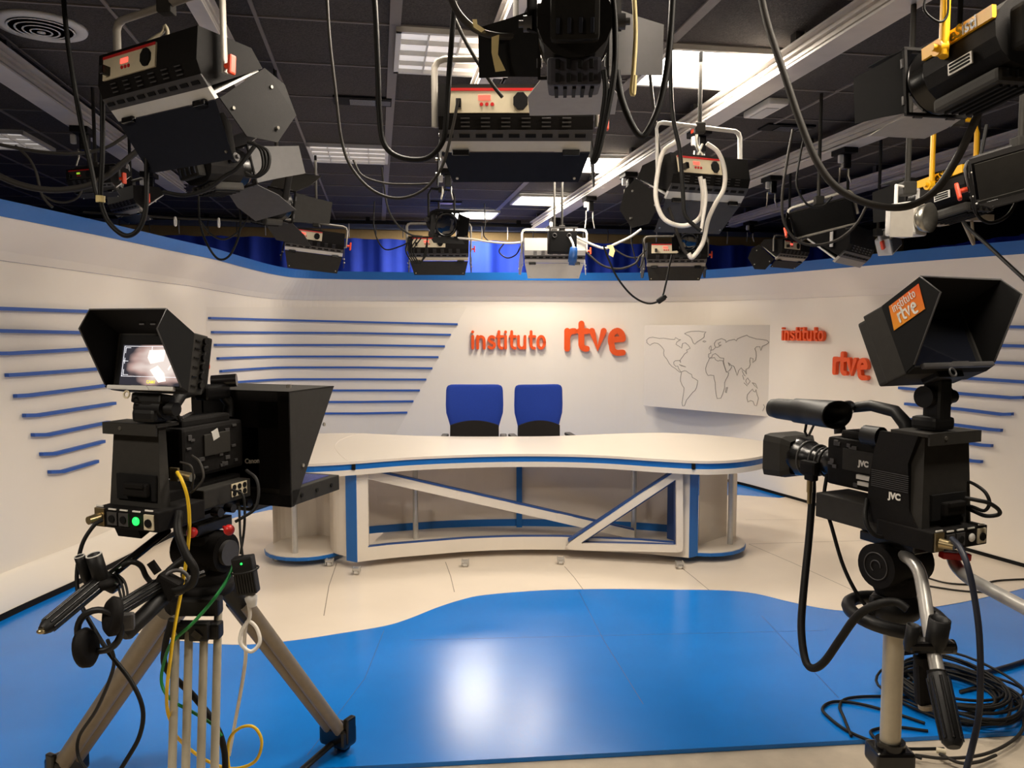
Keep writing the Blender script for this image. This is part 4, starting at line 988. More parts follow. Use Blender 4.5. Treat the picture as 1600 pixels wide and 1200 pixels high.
    # carrying handle
    m = MB(); m.tube([(0, .40, .24), (0, .41, .285), (0, .36, .33), (0, .28, .345), (0, .19, .335), (0, .15, .30), (0, .14, .262)], [.02, .019, .017, .018, .02, .022, .02], 12, sm=0); hd = m.build('handle', 'rubber', t)
    m = MB(); m.cyl((-.085, .165, .262), (-.085, .225, .262), .031, n=20); m.cyl((-.085, .159, .262), (-.085, .167, .262), .014, n=14); m.box((-.05, .2, .25), (.06, .03, .02)); m.build('microphone_holder', 'rubber', t)
    # base plate and tray
    m = MB(); m.box((-.03, .225, .008), (.15, .35, .082), bev=.005); tr = m.build('base_tray', 'black' if left else 'graphite', t)
    m = MB(); m.box((.0, .24, -.04), (.10, .30, .018), bev=.003); m.box((.03, .2, -.056), (.07, .2, .02), bev=.003); m.build('quick_plate', 'blackgloss', t)
    if left:
        m = MB(); m.box((.085, .26, .012), (.05, .22, .06), bev=.004); sp = m.build('side_connector_box', 'graphite', t)
        m = MB(); m.box((.112, .31, .018), (.003, .075, .042)); m.build('connector_field', 'cream', sp)
        m = MB()
        for i in range(3):
            for j in range(2): m.cyl((.110, .285 + .025 * i, .027 - .02 * j), (.1155, .285 + .025 * i, .027 - .02 * j), .009, n=10)
        m.build('socket_hole', 'blackmat', sp)
        for y in (.2, .26, .34): MB().cyl((.1, y, -.035), (.13, y, -.035), .014, n=14).build('lock_knob', 'blackgloss', t)
        m = MB(); m.prism([(0, -.04), (.14, -.04), (.02, -.085)], .2, lambda a, b, c: (-.1 + c * .45, a, b)); m.build('gusset', 'black', t)
        m = MB(); m.box((.075, .07, .105), (.03, .008, .04)); m.cyl((.09, .07, .105), (.14, .07, .10), .013, n=12); m.build('xlr_plug', 'gold', t)
    # viewfinder (eyepiece tube) on the camera's left
    if not left:
        m = MB()
        rg = []
        def ov(y, rx, rz, cx=0): return [V((-.115 + cx + rx * cos(2 * pi * k / 28) * 1.0, y, .345 + rz * sin(2 * pi * k / 28))) for k in range(28)]
        prof = [(.62, .02, .02), (.615, .03, .03), (.58, .034, .034), (.5, .036, .036), (.49, .04, .04), (.44, .043, .041), (.40, .052, .042), (.36, .066, .043), (.30, .076, .044), (.292, .078, .045), (.292, .07, .038), (.33, .055, .03), (.36, .03, .02)]
        vs = []; fs = []
        for y, a, b in prof: vs += [q for q in ov(y, a, b, 0)]
        for i in range(len(prof) - 1):
            for k in range(28):
                l = (k + 1) % 28; fs.append((i * 28 + k, i * 28 + l, i * 28 + 28 + l, i * 28 + 28 + k))
        fs.append(list(range(28))); fs.append(list(range(len(vs) - 28, len(vs))))
        m.add(vs, fs, True); [setattr(v_.co, 'y', .292 + (v_.co.y - .292) * .78) for v_ in m.bm.verts]; m.xf(Matrix.Rotation(RAD(8), 3, 'Z'), (.0, .0, -.022)); ev = m.build('eyepiece', 'rubber', t, fix=True)
        m = MB(); m.tube([(-.13, .42, .30), (-.13, .43, .25), (-.13, .42, .235)], .005, 6); m.tube([(-.13, .35, .295), (-.13, .39, .28), (-.13, .413, .238)], .004, 6); m.build('hook', 'blackgloss', ev)
        m = MB(); m.cyl((-.06, .33, .335), (-.02, .35, .335), .022, n=14); m.build('dial', 'blackgloss', t)
        # lens with square hood
        def LQ(m_):
            for v in m_.bm.verts:
                if v.co.y > .4: v.co.y = .4 + (v.co.y - .4) * .84
        m = MB(); m.lathe([(.052, .40), (.055, .43), (.048, .45), (.044, .49), (.05, .50), (.05, .53), (.056, .54), (.06, .57), (.066, .585), (.07, .62), (.062, .66)], (0, 0, .135), (0, 1, 0)); LQ(m); ln = m.build('lens', 'blackgloss', t)
        m = MB()
        for y, r_ in ((.455, .05), (.48, .047), (.505, .053), (.56, .061)): m.torus((0, y, .135), r_, .0035, (0, 1, 0), 28, 6)
        LQ(m); m.build('lens_ring', 'dgrey', ln)
        m = MB(); n4 = 24
        def sq(y, a, b): return [V((a * max(-1, min(1, 1.32 * cos(2 * pi * k / n4))), y, .135 + b * max(-1, min(1, 1.32 * sin(2 * pi * k / n4))))) for k in range(n4)]
        vs = []; fs = []
        for y, a, b in ((.60, .06, .06), (.63, .082, .074), (.715, .092, .078), (.72, .09, .076), (.72, .084, .07), (.65, .07, .06)): vs += sq(y, a, b)
        for i in range(5):
            for k in range(n4): fs.append((i * n4 + k, i * n4 + (k + 1) % n4, i * n4 + n4 + (k + 1) % n4, i * n4 + n4 + k))
        fs.append(list(range(5 * n4, 6 * n4))); m.add(vs, fs); LQ(m); m.build('lens_hood', 'graphite', t)
        m = MB(); m.box((-.058, .49, .115), (.03, .085, .05), bev=.012); m.box((-.058, .48, .085), (.026, .05, .026), bev=.006); LQ(m); m.build('zoom_grip', 'black', t)
        m = MB(); m.cyl((-.055, .49, .085), (-.055, .49, .03), .011, n=12); m.cyl((-.055, .49, .04), (-.055, .49, -.01), .0085, n=12); LQ(m); m.build('drive_plug', 'gold', t)
    else:
        m = MB(); m.lathe([(.05, .40), (.052, .44), (.046, .47), (.05, .5), (.058, .52), (.064, .56)], (0, 0, .15), (0, 1, 0)); m.build('lens', 'blackgloss', t)
        m = MB(); m.cyl((-.03, .36, .36), (.04, .40, .365), .022, n=14); m.box((0, .33, .33), (.05, .12, .05), bev=.01); m.build('viewfinder', 'blackgloss', t)
        text_mesh('Canon', .022, lambda x, y: (.055 + x * .8, .405 + x * .3, y + .16), .001).build('lettering', 'labelwhite', t) if False else None
    # ---------------- small monitor on a tilting mount
    Rm = Matrix.Rotation(-tilt, 3, 'X')          # leans back
    mc = V((.042, .03, .435)) if left else V((-.018, .045, .555)); ms = .9 if left else 1.10
    X = lambda m_: m_.xf(Rm @ Matrix.Scale(ms, 3), mc)
    hw = .155
    m = MB(); m.box((0, .031, .0075), (2 * hw + .004, .066, .193), bev=.004)
    if left: m.box((0, .075, .01), (.22, .03, .13), bev=.006)
    else: m.box((0, .075, .005), (2 * hw - .016, .045, .186), bev=.008)
    mon = X(m).build('monitor', 'graphite', t)
    th_ = .004
    sp = [(.0, .10), (-.125, .152), (-.155, .088), (-.03, -.075), (0, -.085)] if left else [(.0, .10), (-.13, .118), (-.165, .06), (-.03, -.075), (0, -.085)]; zt_ = sp[1][1]; yt_ = sp[1][0]
    m = MB()
    for s_ in (-1, 1): m.prism(sp, th_, lambda a, b, c: (s_ * (hw - .002) + s_ * c, a, b))
    m.plate([V((-hw, 0, .10)), V((hw, 0, .10)), V((hw, yt_, zt_)), V((-hw, yt_, zt_))], (0, .2, .95), th_)
    m.plate([V((-hw, 0, -.085)), V((hw, 0, -.085)), V((hw, -.03, -.078)), V((-hw, -.03, -.078))], (0, 0, -1), th_)
    X(m).build('hood', 'blackmat', mon)
    m = MB(); m.tube([V((-hw, sp[3][0], sp[3][1])), V((-hw, sp[2][0], sp[2][1])), V((-hw, sp[1][0], sp[1][1] + .003)), V((hw, sp[1][0], sp[1][1] + .003)), V((hw, sp[2][0], sp[2][1])), V((hw, sp[3][0], sp[3][1]))], .0026, 6); X(m).build('hood_edge', 'dgrey', mon, label='paler front edge of the hood')
    m = MB(); m.box((0, .0, .01), (.285, .006, .17)); X(m).build('bezel', 'blackmat', mon)
    m = MB(); m.box((0, -.036, -.082), (.27, .014, .014), bev=.004); m.prism([(-.045, -.089), (.045, -.089), (.03, -.075), (-.03, -.075)], .004, lambda a, b, c: (a, -.046 + c, b)); X(m).build('chin_strip', 'lightgrey' if left else 'dgrey', mon, label='pale metal chin strip')
    m = MB(); m.torus((-.045, -.045, -.105), .011, .003, (0, 1, 0), 18, 6); X(m).build('mount_ring', 'cream' if left else 'dgrey', mon)
    if left:
        sx, sz0, sz1 = .122, -.07, .062
        m = MB(); m.box((0, -.0045, (sz0 + sz1) / 2), (2 * sx, .003, sz1 - sz0)); X(m).build('screen', 'screen', mon, label='lit screen with a blurred bright picture')
        m = MB(); y_ = -.0068
        def ln_(x0, z0_, x1, z1_, w_=.0013): m.box(((x0 + x1) / 2, y_, (z0_ + z1_) / 2), (abs(x1 - x0) + w_, .001, abs(z1_ - z0_) + w_))
        for w0, w1, h0, h1 in ((-.115, .118, -.042, .057),):
            ln_(w0, h1, w1, h1); ln_(w0, h0, w1, h0); ln_(w0, h0, w0, h1)
            for a in (w0 + .006,): ln_(a, h0 + .005, a, h0 + .022); ln_(a, h1 - .005, a, h1 - .022); ln_(a, h0 + .005, a + .02, h0 + .005); ln_(a, h1 - .005, a + .02, h1 - .005)
            ln_(0, h1, 0, h1 - .012); ln_(w0, .008, w0 + .02, .008); ln_(w0 + .006, .0, w0 + .006, .018)
        X(m).build('frame_marker', 'linewhite', mon)
        m = MB()
        for pl_ in ([(-.01, .045), (.055, .047), (.052, .01), (.0, .0), (-.015, .02)], [(.0, -.02), (.03, -.005), (.06, -.03), (.07, -.055), (.04, -.06)], [(.072, -.015), (.082, -.002), (.085, -.006), (.076, -.02)]):
            m.prism(pl_, .0004, lambda a_, b_, c__: (a_, -.0063 - c__, b_))
        X(m).build('bright_patch', 'patch', mon)
        X(text_mesh('CAM1', .014, lambda x, y: (x + .01, -.0068, y - .059), .0005)).build('caption', 'lineyellow', mon)
        m = MB()
        for x in (.0, .045): m.box((x, -.06, .120), (.02, .004, .004))
        X(m).build('hood_slot', 'dgrey', mon)
        m = MB()
        for k, z in enumerate((.085, .06, .03, .0, -.03, -.06)): m.cyl((hw - .004, .05, z), (hw + .012, .05, z), .011, n=12); m.box((hw + .002, .02, z - .004), (.006, .022, .004))
        X(m).build('control_knob', 'blackgloss', mon)
        m = MB()
        for z in (.035, .0): m.box((.1, .098, z), (.03, .022, .016), bev=.003)
        X(m).build('orange_tab', 'redorange', mon)
        m = MB(); m.box((.12, .09, .02), (.035, .04, .17), bev=.008); X(m).build('battery_plate', 'black', mon)
    else:
        m = MB(); m.box((0, -.0045, -.004), (.244, .003, .132)); X(m).build('screen', 'glass', mon)
        m = MB(); pl = [(-.125 * 1 + .008, .142), (-.062, .118), (-.03, .035), (-.088, .045)]
        # sticker on the left cheek of the hood
        q = [(-.122, .106), (-.022, .092), (-.012, .028), (-.114, .040)]
        m.prism(q, .0012, lambda a, b, c: (-hw - .0025 - c, a, b)); st_ = X(m).build('sticker', 'sticker', mon, label='orange sticker with white lettering')
        def on(x, y): return V((-hw - .0045, -.067 - x, .066 + y + x * .13))
        m = MB(); g, Xw = word('instituto', .0135, 1)
        for s2 in g:
            for s1 in s2: m.ribbon([(p - Xw / 2 + .002, q_ + .010) for p, q_ in s1], .0024, .0004, lambda x, y, z: on(x, y) + V((-z, 0, 0)))
        X(m).build('lettering', 'labelwhite', st_)
        m = MB(); g, Xw = word('rtve', .021, 1)
        for s2 in g:
            for s1 in s2: m.ribbon([(p - Xw / 2 + .002, q_ - .022) for p, q_ in s1], .0056, .0004, lambda x, y, z: on(x, y) + V((-z, 0, 0)))
        X(m).build('lettering', 'labelwhite', st_)
    m = MB(); a = mc + Rm @ V((0, .02, -.1)); m.box(a, (.11, .06, .03), Rm, bev=.006); c_ = V((mc.x, mc.y, ht + .01)); hz_ = (a.z - c_.z)
    m.box(c_ + V((0, 0, .022)), (.085, .085, .04), bev=.012); m.cyl(c_ + V((-.045, 0, hz_ * .62)), c_ + V((.05, 0, hz_ * .62)), .032, n=20); m.cyl(c_ + V((.05, 0, hz_ * .6)), c_ + V((.085, 0, hz_ * .6)), .02, n=14)
    m.box((c_ + a + V((0, 0, .02))) / 2, (.05, .06, hz_ * .8), bev=.01)
    mm = m.build('monitor_mount', 'rubber', t)
    m = MB(); m.tube([a + V((.05, .02, -.01)), a + V((.062, .03, -.05)), c_ + V((.05, .05, .0))], .005, 6, sm=3); m.build('monitor_lead', 'cableblack', mm)
    return t
OL = V((-1.10, 2.3, 1.155)); YL = RAD(-20)
camL = studio_camera('studio_camera', OL, YL, 'left studio camera with a lit monitor, green lamp and yellow cable', RAD(11), True)
OR_ = V((1.277, 2.295, 1.10)); YR = RAD(25)
camR = studio_camera('studio_camera', OR_, YR, 'right studio camera with orange stickered monitor hood and big square lens hood', RAD(25), False)
# ---- teleprompter on the left camera
pc_ = V((-.922, 2.668, 1.10)); tp_ = thing('teleprompter', 'black box teleprompter in front of the left camera with a flat screen tray', 'teleprompter', pc_, Matrix.Rotation(YL, 3, 'Z'))
w2 = .20; hh = .386; L_ = .27
m = MB(); m.prism([(0, 0), (.02, 0), (L_, hh), (0, hh)], .004, lambda a, b, c: (w2 - .004 + c, a, b)); m.build('side_plate', 'graphite', tp_)
m = MB(); m.prism([(0, 0), (.02, 0), (L_, hh), (0, hh)], .004, lambda a, b, c: (-w2 + c, a, b)); m.build('side_plate', 'graphite', tp_)
m = MB(); m.box((0, L_ / 2, hh - .002), (2 * w2, L_, .004)); m.build('top_plate', 'graphite', tp_)
m = MB(); 
for s_ in (-1, 1): m.box((s_ * (w2 - .022), .002, hh / 2), (.044, .006, hh))
m.box((0, .002, hh - .018), (2 * w2, .006, .036)); m.box((0, .002, .02), (2 * w2, .006, .04)); m.build('rear_frame', 'black', tp_)
m = MB(); m.box((0, .008, hh / 2 + .12), (2 * w2 - .04, .004, hh - .28)); m.box((.13, .008, hh / 2), (.12, .004, hh - .04)); m.box((-.13, .008, hh / 2), (.12, .004, hh - .04)); m.build('shroud', 'blackmat', tp_)
m = MB(); m.plate([V((-w2 + .006, .02, .01)), V((w2 - .006, .02, .01)), V((w2 - .006, L_ - .006, hh - .01)), V((-w2 + .006, L_ - .006, hh - .01))], (0, -.8, .6), .003); m.build('mirror_glass', 'glass', tp_)
m = MB(); m.box((0, .15, .03), (2 * w2, .29, .055), bev=.003); ty = m.build('screen_tray', 'graphite', tp_)
m = MB(); m.box((0, .155, .0585), (2 * w2 - .05, .22, .003)); m.build('screen', 'prompt', ty)
m = MB()
for y in (.06, .15, .24): m.cyl((w2 - .001, y, .03), (w2 + .004, y, .03), .007, n=10)
m.build('screw', 'blackmat', ty)
m = MB(); m.box((.0, .06, -.012), (.1, .12, .03), bev=.004); m.build('mounting_shoe', 'blackgloss', tp_)
m = MB(); m.cyl((w2, .20, hh * .66), (w2 + .004, .2, hh * .66), .007, n=10); m.cyl((w2, .07, .13), (w2 + .004, .07, .13), .006, n=10); m.cyl((.1, .14, hh), (.1, .14, hh + .012), .009, n=10); m.build('screw', 'silver', tp_)
m = MB(); sp = V((.06, -.012, .15))
text_mesh('Canon', .022, lambda x, y: sp + V((x, -.003, y + x * .1)), .0008).build('lettering', 'lightgrey', tp_)

# ================================================================== TRIPOD (left)
T = V((-.985, 2.50, 0))
tl = thing('tripod', 'grey brown two-stage tripod carrying the left camera, three legs spread on the blue floor', 'tripod', (T.x, T.y, .02))
def W(mb, n, mt, par=None, **k): return mb.build(n, mt, par or tl, world=True, **k)
Rl = Matrix.Rotation(YL, 3, 'Z')
m = MB(); m.box((T.x, T.y, 1.068), (.09, .16, .036), Rl, bev=.005); W(m, 'camera_plate', 'blackgloss')
m = MB(); m.box((T.x, T.y, .985), (.10, .11, .12), Rl, bev=.02); m.cyl(V((T.x, T.y, .985)) + Rl @ V((-.085, 0, 0)), V((T.x, T.y, .985)) + Rl @ V((.085, 0, 0)), .062, n=24); m.lathe([(.07, 0), (.075, .03), (.06, .05)], (T.x, T.y, .885), (0, 0, 1)); hl = W(m, 'fluid_head', 'black')
m = MB(); m.cyl(V((T.x, T.y, .985)) + Rl @ V((.086, 0, 0)), V((T.x, T.y, .985)) + Rl @ V((.1, 0, 0)), .04, n=20); W(m, 'drag_dial', 'dgrey', hl)
for px_, py_ in ((358, 828), (300, 832)):
    m = MB(); m.sphere(P(px_, py_, 2.4), .017, n=12); m.cyl(P(px_, py_, 2.4), P(px_ - 8, py_ - 4, 2.45), .006, n=8); W(m, 'locking_lever', 'red', hl)
m = MB(); m.lathe([(.05, 0), (.085, .02), (.088, .05), (.07, .055)], (T.x, T.y, .83), (0, 0, 1)); W(m, 'bowl', 'black')
feet = {'front': V((-.79, 1.98, .05)), 'left': PZ(105, 1192, .10), 'right': PZ(528, 1146, .09)}
dirs = {}
for k, f in feet.items():
    top = V((T.x, T.y, .86)); r_ = (f - top); hz = V((r_.x, r_.y, 0)).normalized(); top = top + hz * .07
    tg = V((-hz.y, hz.x, 0)); d = (f - top)
    if k == 'front':
        a = P(308, 948, 2.42); b = a + (P(302, 1200, 2.25) - a) * 2.2; sx = V((1, .2, 0)).normalized()
        lg = MB(); lg.box(P(308, 946, 2.42), (.15, .05, .057), bev=.01); lo = W(lg, 'leg', 'rubber')
        m = MB()
        for o in (-.062, .062): m.cyl(a + sx * o + V((0, 0, -.02)), b + sx * o * .9, .0125, n=14)
        W(m, 'outer_tube', 'champ', lo)
        m = MB()
        q = a + (b - a) * .07
        for o in (-.022, .022): m.cyl(q + sx * o, b + sx * o * .9, .0125, n=14)
        W(m, 'inner_tube', 'champ', lo)
        m = MB(); m.box(P(308, 984, 2.40), (.152, .045, .05), bev=.008); m.box(P(312, 986, 2.37), (.06, .03, .058), bev=.008); W(m, 'clamp', 'rubber', lo)
        m = MB(); m.box(P(308, 992, 2.355), (.03, .012, .02), Matrix.Rotation(.7, 3, 'Y')); W(m, 'clamp_lever', 'blackgloss', lo)
        m = MB(); m.box(b, (.12, .05, .07), bev=.012); m.cyl(b, V((b.x, b.y, .022)), .02, .014); W(m, 'foot', 'rubber', lo)
    else:
        lo = W(MB().tube([top, top + d * .2], [.035, .03], 12), 'leg', 'rubber')
        m = MB(); s = top + d * .12
        rr_ = .031 if k == 'left' else .024
        for o in (-.034, .034): m.tube([s + tg * o, f + tg * o * .8], rr_, 14)
        m.plate([s - tg * .034 + hz * .004, s + tg * .034 + hz * .004, f + tg * .027 + hz * .004, f - tg * .027 + hz * .004], -hz, .008)
        W(m, 'leg_tube', 'leg', lo)
        m = MB(); m.box(f, (.13, .08, .08), Matrix.Rotation(atan2(tg.y, tg.x), 3, 'Z'), bev=.014); m.box(f - tg * .06 + V((0, 0, .03)), (.025, .05, .10), Matrix.Rotation(atan2(tg.y, tg.x), 3, 'Z'), bev=.006); m.box(f + tg * .06 + V((0, 0, .02)), (.02, .04, .09), Matrix.Rotation(atan2(tg.y, tg.x), 3, 'Z'), bev=.006); m.cyl(f, V((f.x + d.x * .06, f.y + d.y * .06, .022)), .022, .03, n=14)
        W(m, 'foot', 'blackgloss', lo)
        m = MB(); m.tube([f + V((0, 0, -.02)), f + V((-hz.x * .22, -hz.y * .22, -.05))], .016, 8, flat=.5); W(m, 'spreader_bar', 'rubber', lo)
# pan bars with grips
def bar(par, path, r, mt, name='pan_bar'): return W(MB().tube([P(*q) for q in path], r, 12, sm=4), name, mt, par)
b1 = bar(tl, [(262, 828, 2.42), (228, 855, 2.33), (190, 885, 2.25), (165, 905, 2.2)], .013, 'blackgloss')
def grip(par, a, b, r, mt='rubber', ribs=True):
    A, B = P(*a), P(*b); g = W(MB().tube([A, A + (B - A) * .06, A + (B - A) * .94, B], [r * .8, r, r * .92, r * .6], 14), 'grip', mt, par)
    if ribs:
        d = (B - A); n1 = d.normalized().orthogonal().normalized(); n2 = d.normalized().cross(n1); m = MB()
        for k in range(8):
            o = n1 * cos(pi * k / 4) * r + n2 * sin(pi * k / 4) * r; m.cyl(A + d * .1 + o, A + d * .92 + o * .93, r * .16, n=6)
        W(m, 'rib', 'blackgloss', g) if False else m.build('rib', 'blackgloss', par, world=True)
    return g
grip(b1, (168, 900, 2.2), (66, 985, 1.98), .021)
m = MB(); m.sphere(P(65, 986, 1.98), .012, (1, 1, .6)); W(m, 'end_cap', 'gold', b1)
m = MB(); m.box(P(162, 905, 2.19), (.10, .05, .035), Matrix.Rotation(.5, 3, 'Y'), bev=.01); W(m, 'rod_clamp', 'blackgloss', b1)
for px_, py_, r_ in ((130, 887, .014), (152, 885, .021)):
    c = P(px_, py_, 2.16); m = MB(); m.lathe([(r_ * .7, -.05), (r_, -.03), (r_, .035), (r_ * .8, .036), (r_ * .78, -.02)], c, (-.15, -.2, 1), 18); cc = W(m, 'control_cup', 'rubber', b1); W(MB().torus(c + frame((-.15, -.2, 1)) @ V((0, .036, 0)), r_ * .9, r_ * .1, (-.15, -.2, 1), 22, 6), 'rim', 'lightgrey', cc)
m = MB(); m.sphere(P(163, 912, 2.17), .03, (1, 1, .6)); W(m, 'thumb_wheel', 'black', b1)
b2 = bar(tl, [(318, 895, 2.4), (285, 908, 2.35), (262, 912, 2.3), (245, 917, 2.25)], .013, 'blackgloss')
grip(b2, (255, 910, 2.28), (168, 962, 2.08), .02)
grip(b2, (258, 930, 2.27), (193, 993, 2.12), .024, ribs=False)
m = MB(); m.box(P(262, 915, 2.27), (.07, .05, .06), Matrix.Rotation(.5, 3, 'Y'), bev=.008); m.cyl(P(235, 878, 2.25), P(247, 895, 2.25), .012, n=10); W(m, 'rod_clamp', 'black', b2)
m = MB()
m.torus(P(275, 910, 2.27), .035, .006, (.4, -1, .2), 20, 6); W(m, 'release_ring', 'dgrey', b2)
# headset hanging from the bar
t = thing('headset', 'black headset hanging upside down below the left pan grips', 'headset', P(155, 985, 2.02), Matrix.Rotation(RAD(20), 3, 'Z'))
MB().torus((0, 0, .0), .055, .009, (.3, 1, 0), 26, 8).build('headband', 'rubber', t)
for sx, z in ((-.03, -.03), (.035, .03)):
    m = MB(); m.lathe([(.026, -.014), (.040, -.010), (.042, .004), (.034, .014), (.020, .012), (.0001, .006)], (sx, -.012, z), (.85 * (1 if sx < 0 else -1), -.45, .25), 22); m.xf(Matrix.Diagonal((1, 1, 1.25))); e = m.build('ear_cup', 'black', t)
MB().box((.055, .0, .015), (.06, .03, .045), bev=.008).build('junction_block', 'dgrey', t)
# power adapter
t = thing('power_adapter', 'black ribbed power adapter with tiny green light hanging by the right side of the tripod', 'power adapter', P(384, 898, 2.36), Matrix.Rotation(RAD(-8), 3, 'Y'))
m = MB(); m.box((0, 0, 0), (.062, .04, .115), bev=.005); c = m.build('case', 'rubber', t)
m = MB()
for k in range(7): m.box((-.024 + .008 * k, -.021, -.02), (.003, .003, .06))
m.build('rib', 'blackgloss', c); MB().sphere((.0, -.021, .04), .0035).build('indicator', 'ledgreen', c)
m = MB(); m.torus((0, 0, .015), .04, .003, (0, 0, 1), 20, 6); m.xf(Matrix.Scale(1, 3)); m.build('wrap_cord', 'cableblack', t)
m = MB(); m.lathe([(.012, -.03), (.018, -.01), (.02, .0), (.012, .01)], (.004, 0, -.07), (0, 0, 1), 14); m.build('plug', 'lightgrey', t)
m = MB(); m.tube([(0, .0, .055), (-.004, .02, .12), (-.008, .06, .2)], .004, 6); m.build('hanging_cord', 'cableblack', t)

# ================================================================== PEDESTAL (right)
Q = V((1.2, 2.43, 0))
tr_ = thing('camera_pedestal', 'silver column pedestal with black ring handle carrying the right camera', 'pedestal', (Q.x, Q.y, .0))
tl = tr_
Rr = Matrix.Rotation(YR, 3, 'Z')
m = MB(); m.box((Q.x, Q.y, 1.035), (.10, .2, .03), Rr, bev=.005); W(m, 'camera_plate', 'blackgloss')
m = MB(); m.box((Q.x, Q.y, .96), (.10, .12, .12), Rr, bev=.02); m.cyl(V((Q.x, Q.y, .965)) + Rr @ V((-.09, 0, 0)), V((Q.x, Q.y, .965)) + Rr @ V((.085, 0, 0)), .068, n=26); m.lathe([(.06, 0), (.07, .02), (.066, .06)], (Q.x, Q.y, .87), (0, 0, 1)); hr = W(m, 'fluid_head', 'black')
m = MB(); m.torus(V((Q.x, Q.y, .965)) + Rr @ V((-.0915, 0, 0)), .042, .002, Rr @ V((1, 0, 0)), 28, 6); m.torus(V((Q.x, Q.y, .965)) + Rr @ V((-.0915, 0, 0)), .018, .002, Rr @ V((1, 0, 0)), 20, 6, arc=4.2)
m.box(V((Q.x, Q.y, .915)) + Rr @ V((-.087, 0, 0)), (.004, .05, .012), Rr); W(m, 'printed_emblem', 'dgrey', hr)
m = MB(); m.box(P(1492, 868, 2.33), (.085, .03, .022), Matrix.Rotation(.08, 3, 'Y'), bev=.004); W(m, 'plate_lever', 'red', hr)
m = MB(); m.lathe([(.045, 0), (.07, .02), (.075, .06), (.06, .085)], (Q.x, Q.y, .78), (0, 0, 1)); m.box((Q.x - .07, Q.y - .02, .85), (.03, .03, .03), bev=.006); W(m, 'bowl', 'rubber')
m = MB(); m.torus((Q.x, Q.y, .80), .135, .021, (.06, -.06, 1), 36, 10); m.cyl((Q.x - .13, Q.y, .8), (Q.x + .13, Q.y, .8), .012); rg_ = W(m, 'ring_handle', 'rubber')
W(MB().cyl((Q.x, Q.y, .36), (Q.x, Q.y, .80), .031, n=24), 'column', 'champ')
m = MB(); m.box((Q.x, Q.y, .34), (.12, .10, .06), bev=.01); m.cyl((Q.x, Q.y, .31), (Q.x, Q.y, .39), .045); W(m, 'column_clamp', 'blackgloss')
W(MB().cyl((Q.x, Q.y, .1), (Q.x, Q.y, .36), .045, n=24), 'base_column', 'black')
for k in range(3):
    a = 2 * pi * k / 3 + .5; e = V((Q.x + .36 * cos(a), Q.y + .36 * sin(a), .07))
    lg = W(MB().tube([V((Q.x, Q.y, .12)), e], .025, 10), 'base_leg', 'black'); W(MB().cyl(e + V((-.012, 0, -.02)), e + V((.012, 0, -.02)), .05, n=18), 'wheel', 'rubber', lg)
c1 = bar(tr_, [(1412, 868, 2.36), (1424, 876, 2.31), (1436, 893, 2.27), (1443, 925, 2.23), (1449, 965, 2.18), (1458, 1015, 2.12), (1466, 1056, 2.07)], .0185, 'steel')
grip(c1, (1464, 1050, 2.07), (1490, 1168, 1.93), .027)
m = MB(); m.cyl(P(1463, 1048, 2.07), P(1467, 1070, 2.05), .024, n=18); W(m, 'collar', 'black', c1)
m = MB(); m.box(P(1452, 1008, 2.12), (.125, .05, .032), bev=.01); m.cyl(P(1430, 1012, 2.14), P(1490, 1010, 2.14), .02, n=14); W(m, 'rod_clamp', 'blackgloss', c1)
for px_, py_, r_, h_ in ((1425, 990, .017, .05), (1466, 983, .028, .06)):
    c = P(px_, py_, 2.11); m = MB(); m.lathe([(r_ * .8, -h_), (r_, -h_ * .6), (r_, h_ * .5), (r_ * .82, h_ * .52), (r_ * .8, -h_ * .2)], c, (.05, -.12, 1), 20); W(m, 'control_cup', 'rubber', c1)
m = MB(); m.box(P(1446, 1068, 2.13), (.055, .04, .125), Matrix.Rotation(-.08, 3, 'Y'), bev=.014); m.cyl(P(1440, 1025, 2.13), P(1443, 1045, 2.13), .022, n=14); W(m, 'zoom_control', 'black', c1)
m = MB(); m.cyl(P(1446, 1100, 2.12), P(1447, 1106, 2.12), .02, n=14); W(m, 'control_end', 'leg', c1)
bar(tr_, [(1486, 862, 2.36), (1494, 884, 2.33), (1512, 902, 2.27), (1545, 920, 2.2), (1600, 949, 2.08), (1680, 992, 1.92)], .0185, 'steel')
# ================================================================== CABLES
def ck(pts, d): return [(x, y, d) if not isinstance(d, tuple) else (x, y, d[0] + (d[1] - d[0]) * i / (len(pts) - 1)) for i, (x, y) in enumerate(pts)]
HG = 'cables hanging in the lighting rig'
def hc(pts, d, r, m, label): return cable(ck(pts, d), r, m, label, 'cable', HG, 'hanging_cable')
hc([(583, -30), (587, 30), (590, 100), (593, 180), (600, 225), (625, 246), (665, 248), (690, 225), (697, 190), (702, 110), (708, 35), (712, -20)], 2.5, .0085, 'cableblack', 'thick black cable hanging in a deep U left of the middle softbox')
hc([(700, -25), (712, 14), (740, 44), (775, 56), (810, 54), (845, 32), (866, -20)], 2.3, .010, 'cablegrey', 'grey cable with yellow tape slung at the very top, left of the top centre spotlight')
hc([(706, 20), (725, 60), (745, 95), (768, 130), (785, 152)], 2.6, .006, 'cablegrey', 'straight grey lead running down to the socket of the middle softbox')
hc([(510, -20), (515, 60), (524, 140), (533, 215), (548, 260), (580, 296), (620, 310), (660, 298), (690, 262), (706, 205), (716, 155)], 2.65, .005, 'cablegrey', 'long thin grey cable looping below the thick black loop to the middle softbox plug')
hc([(552, 250), (566, 274), (600, 286), (640, 288), (672, 287)], 2.9, .004, 'cablegrey', 'short thin grey cable under the left half louvred light')
hc([(596, 262), (600, 290), (606, 325), (620, 350), (640, 366), (660, 370)], 5.0, .006, 'cablegrey', 'thin lead from a white plug falling to the left back softbox')
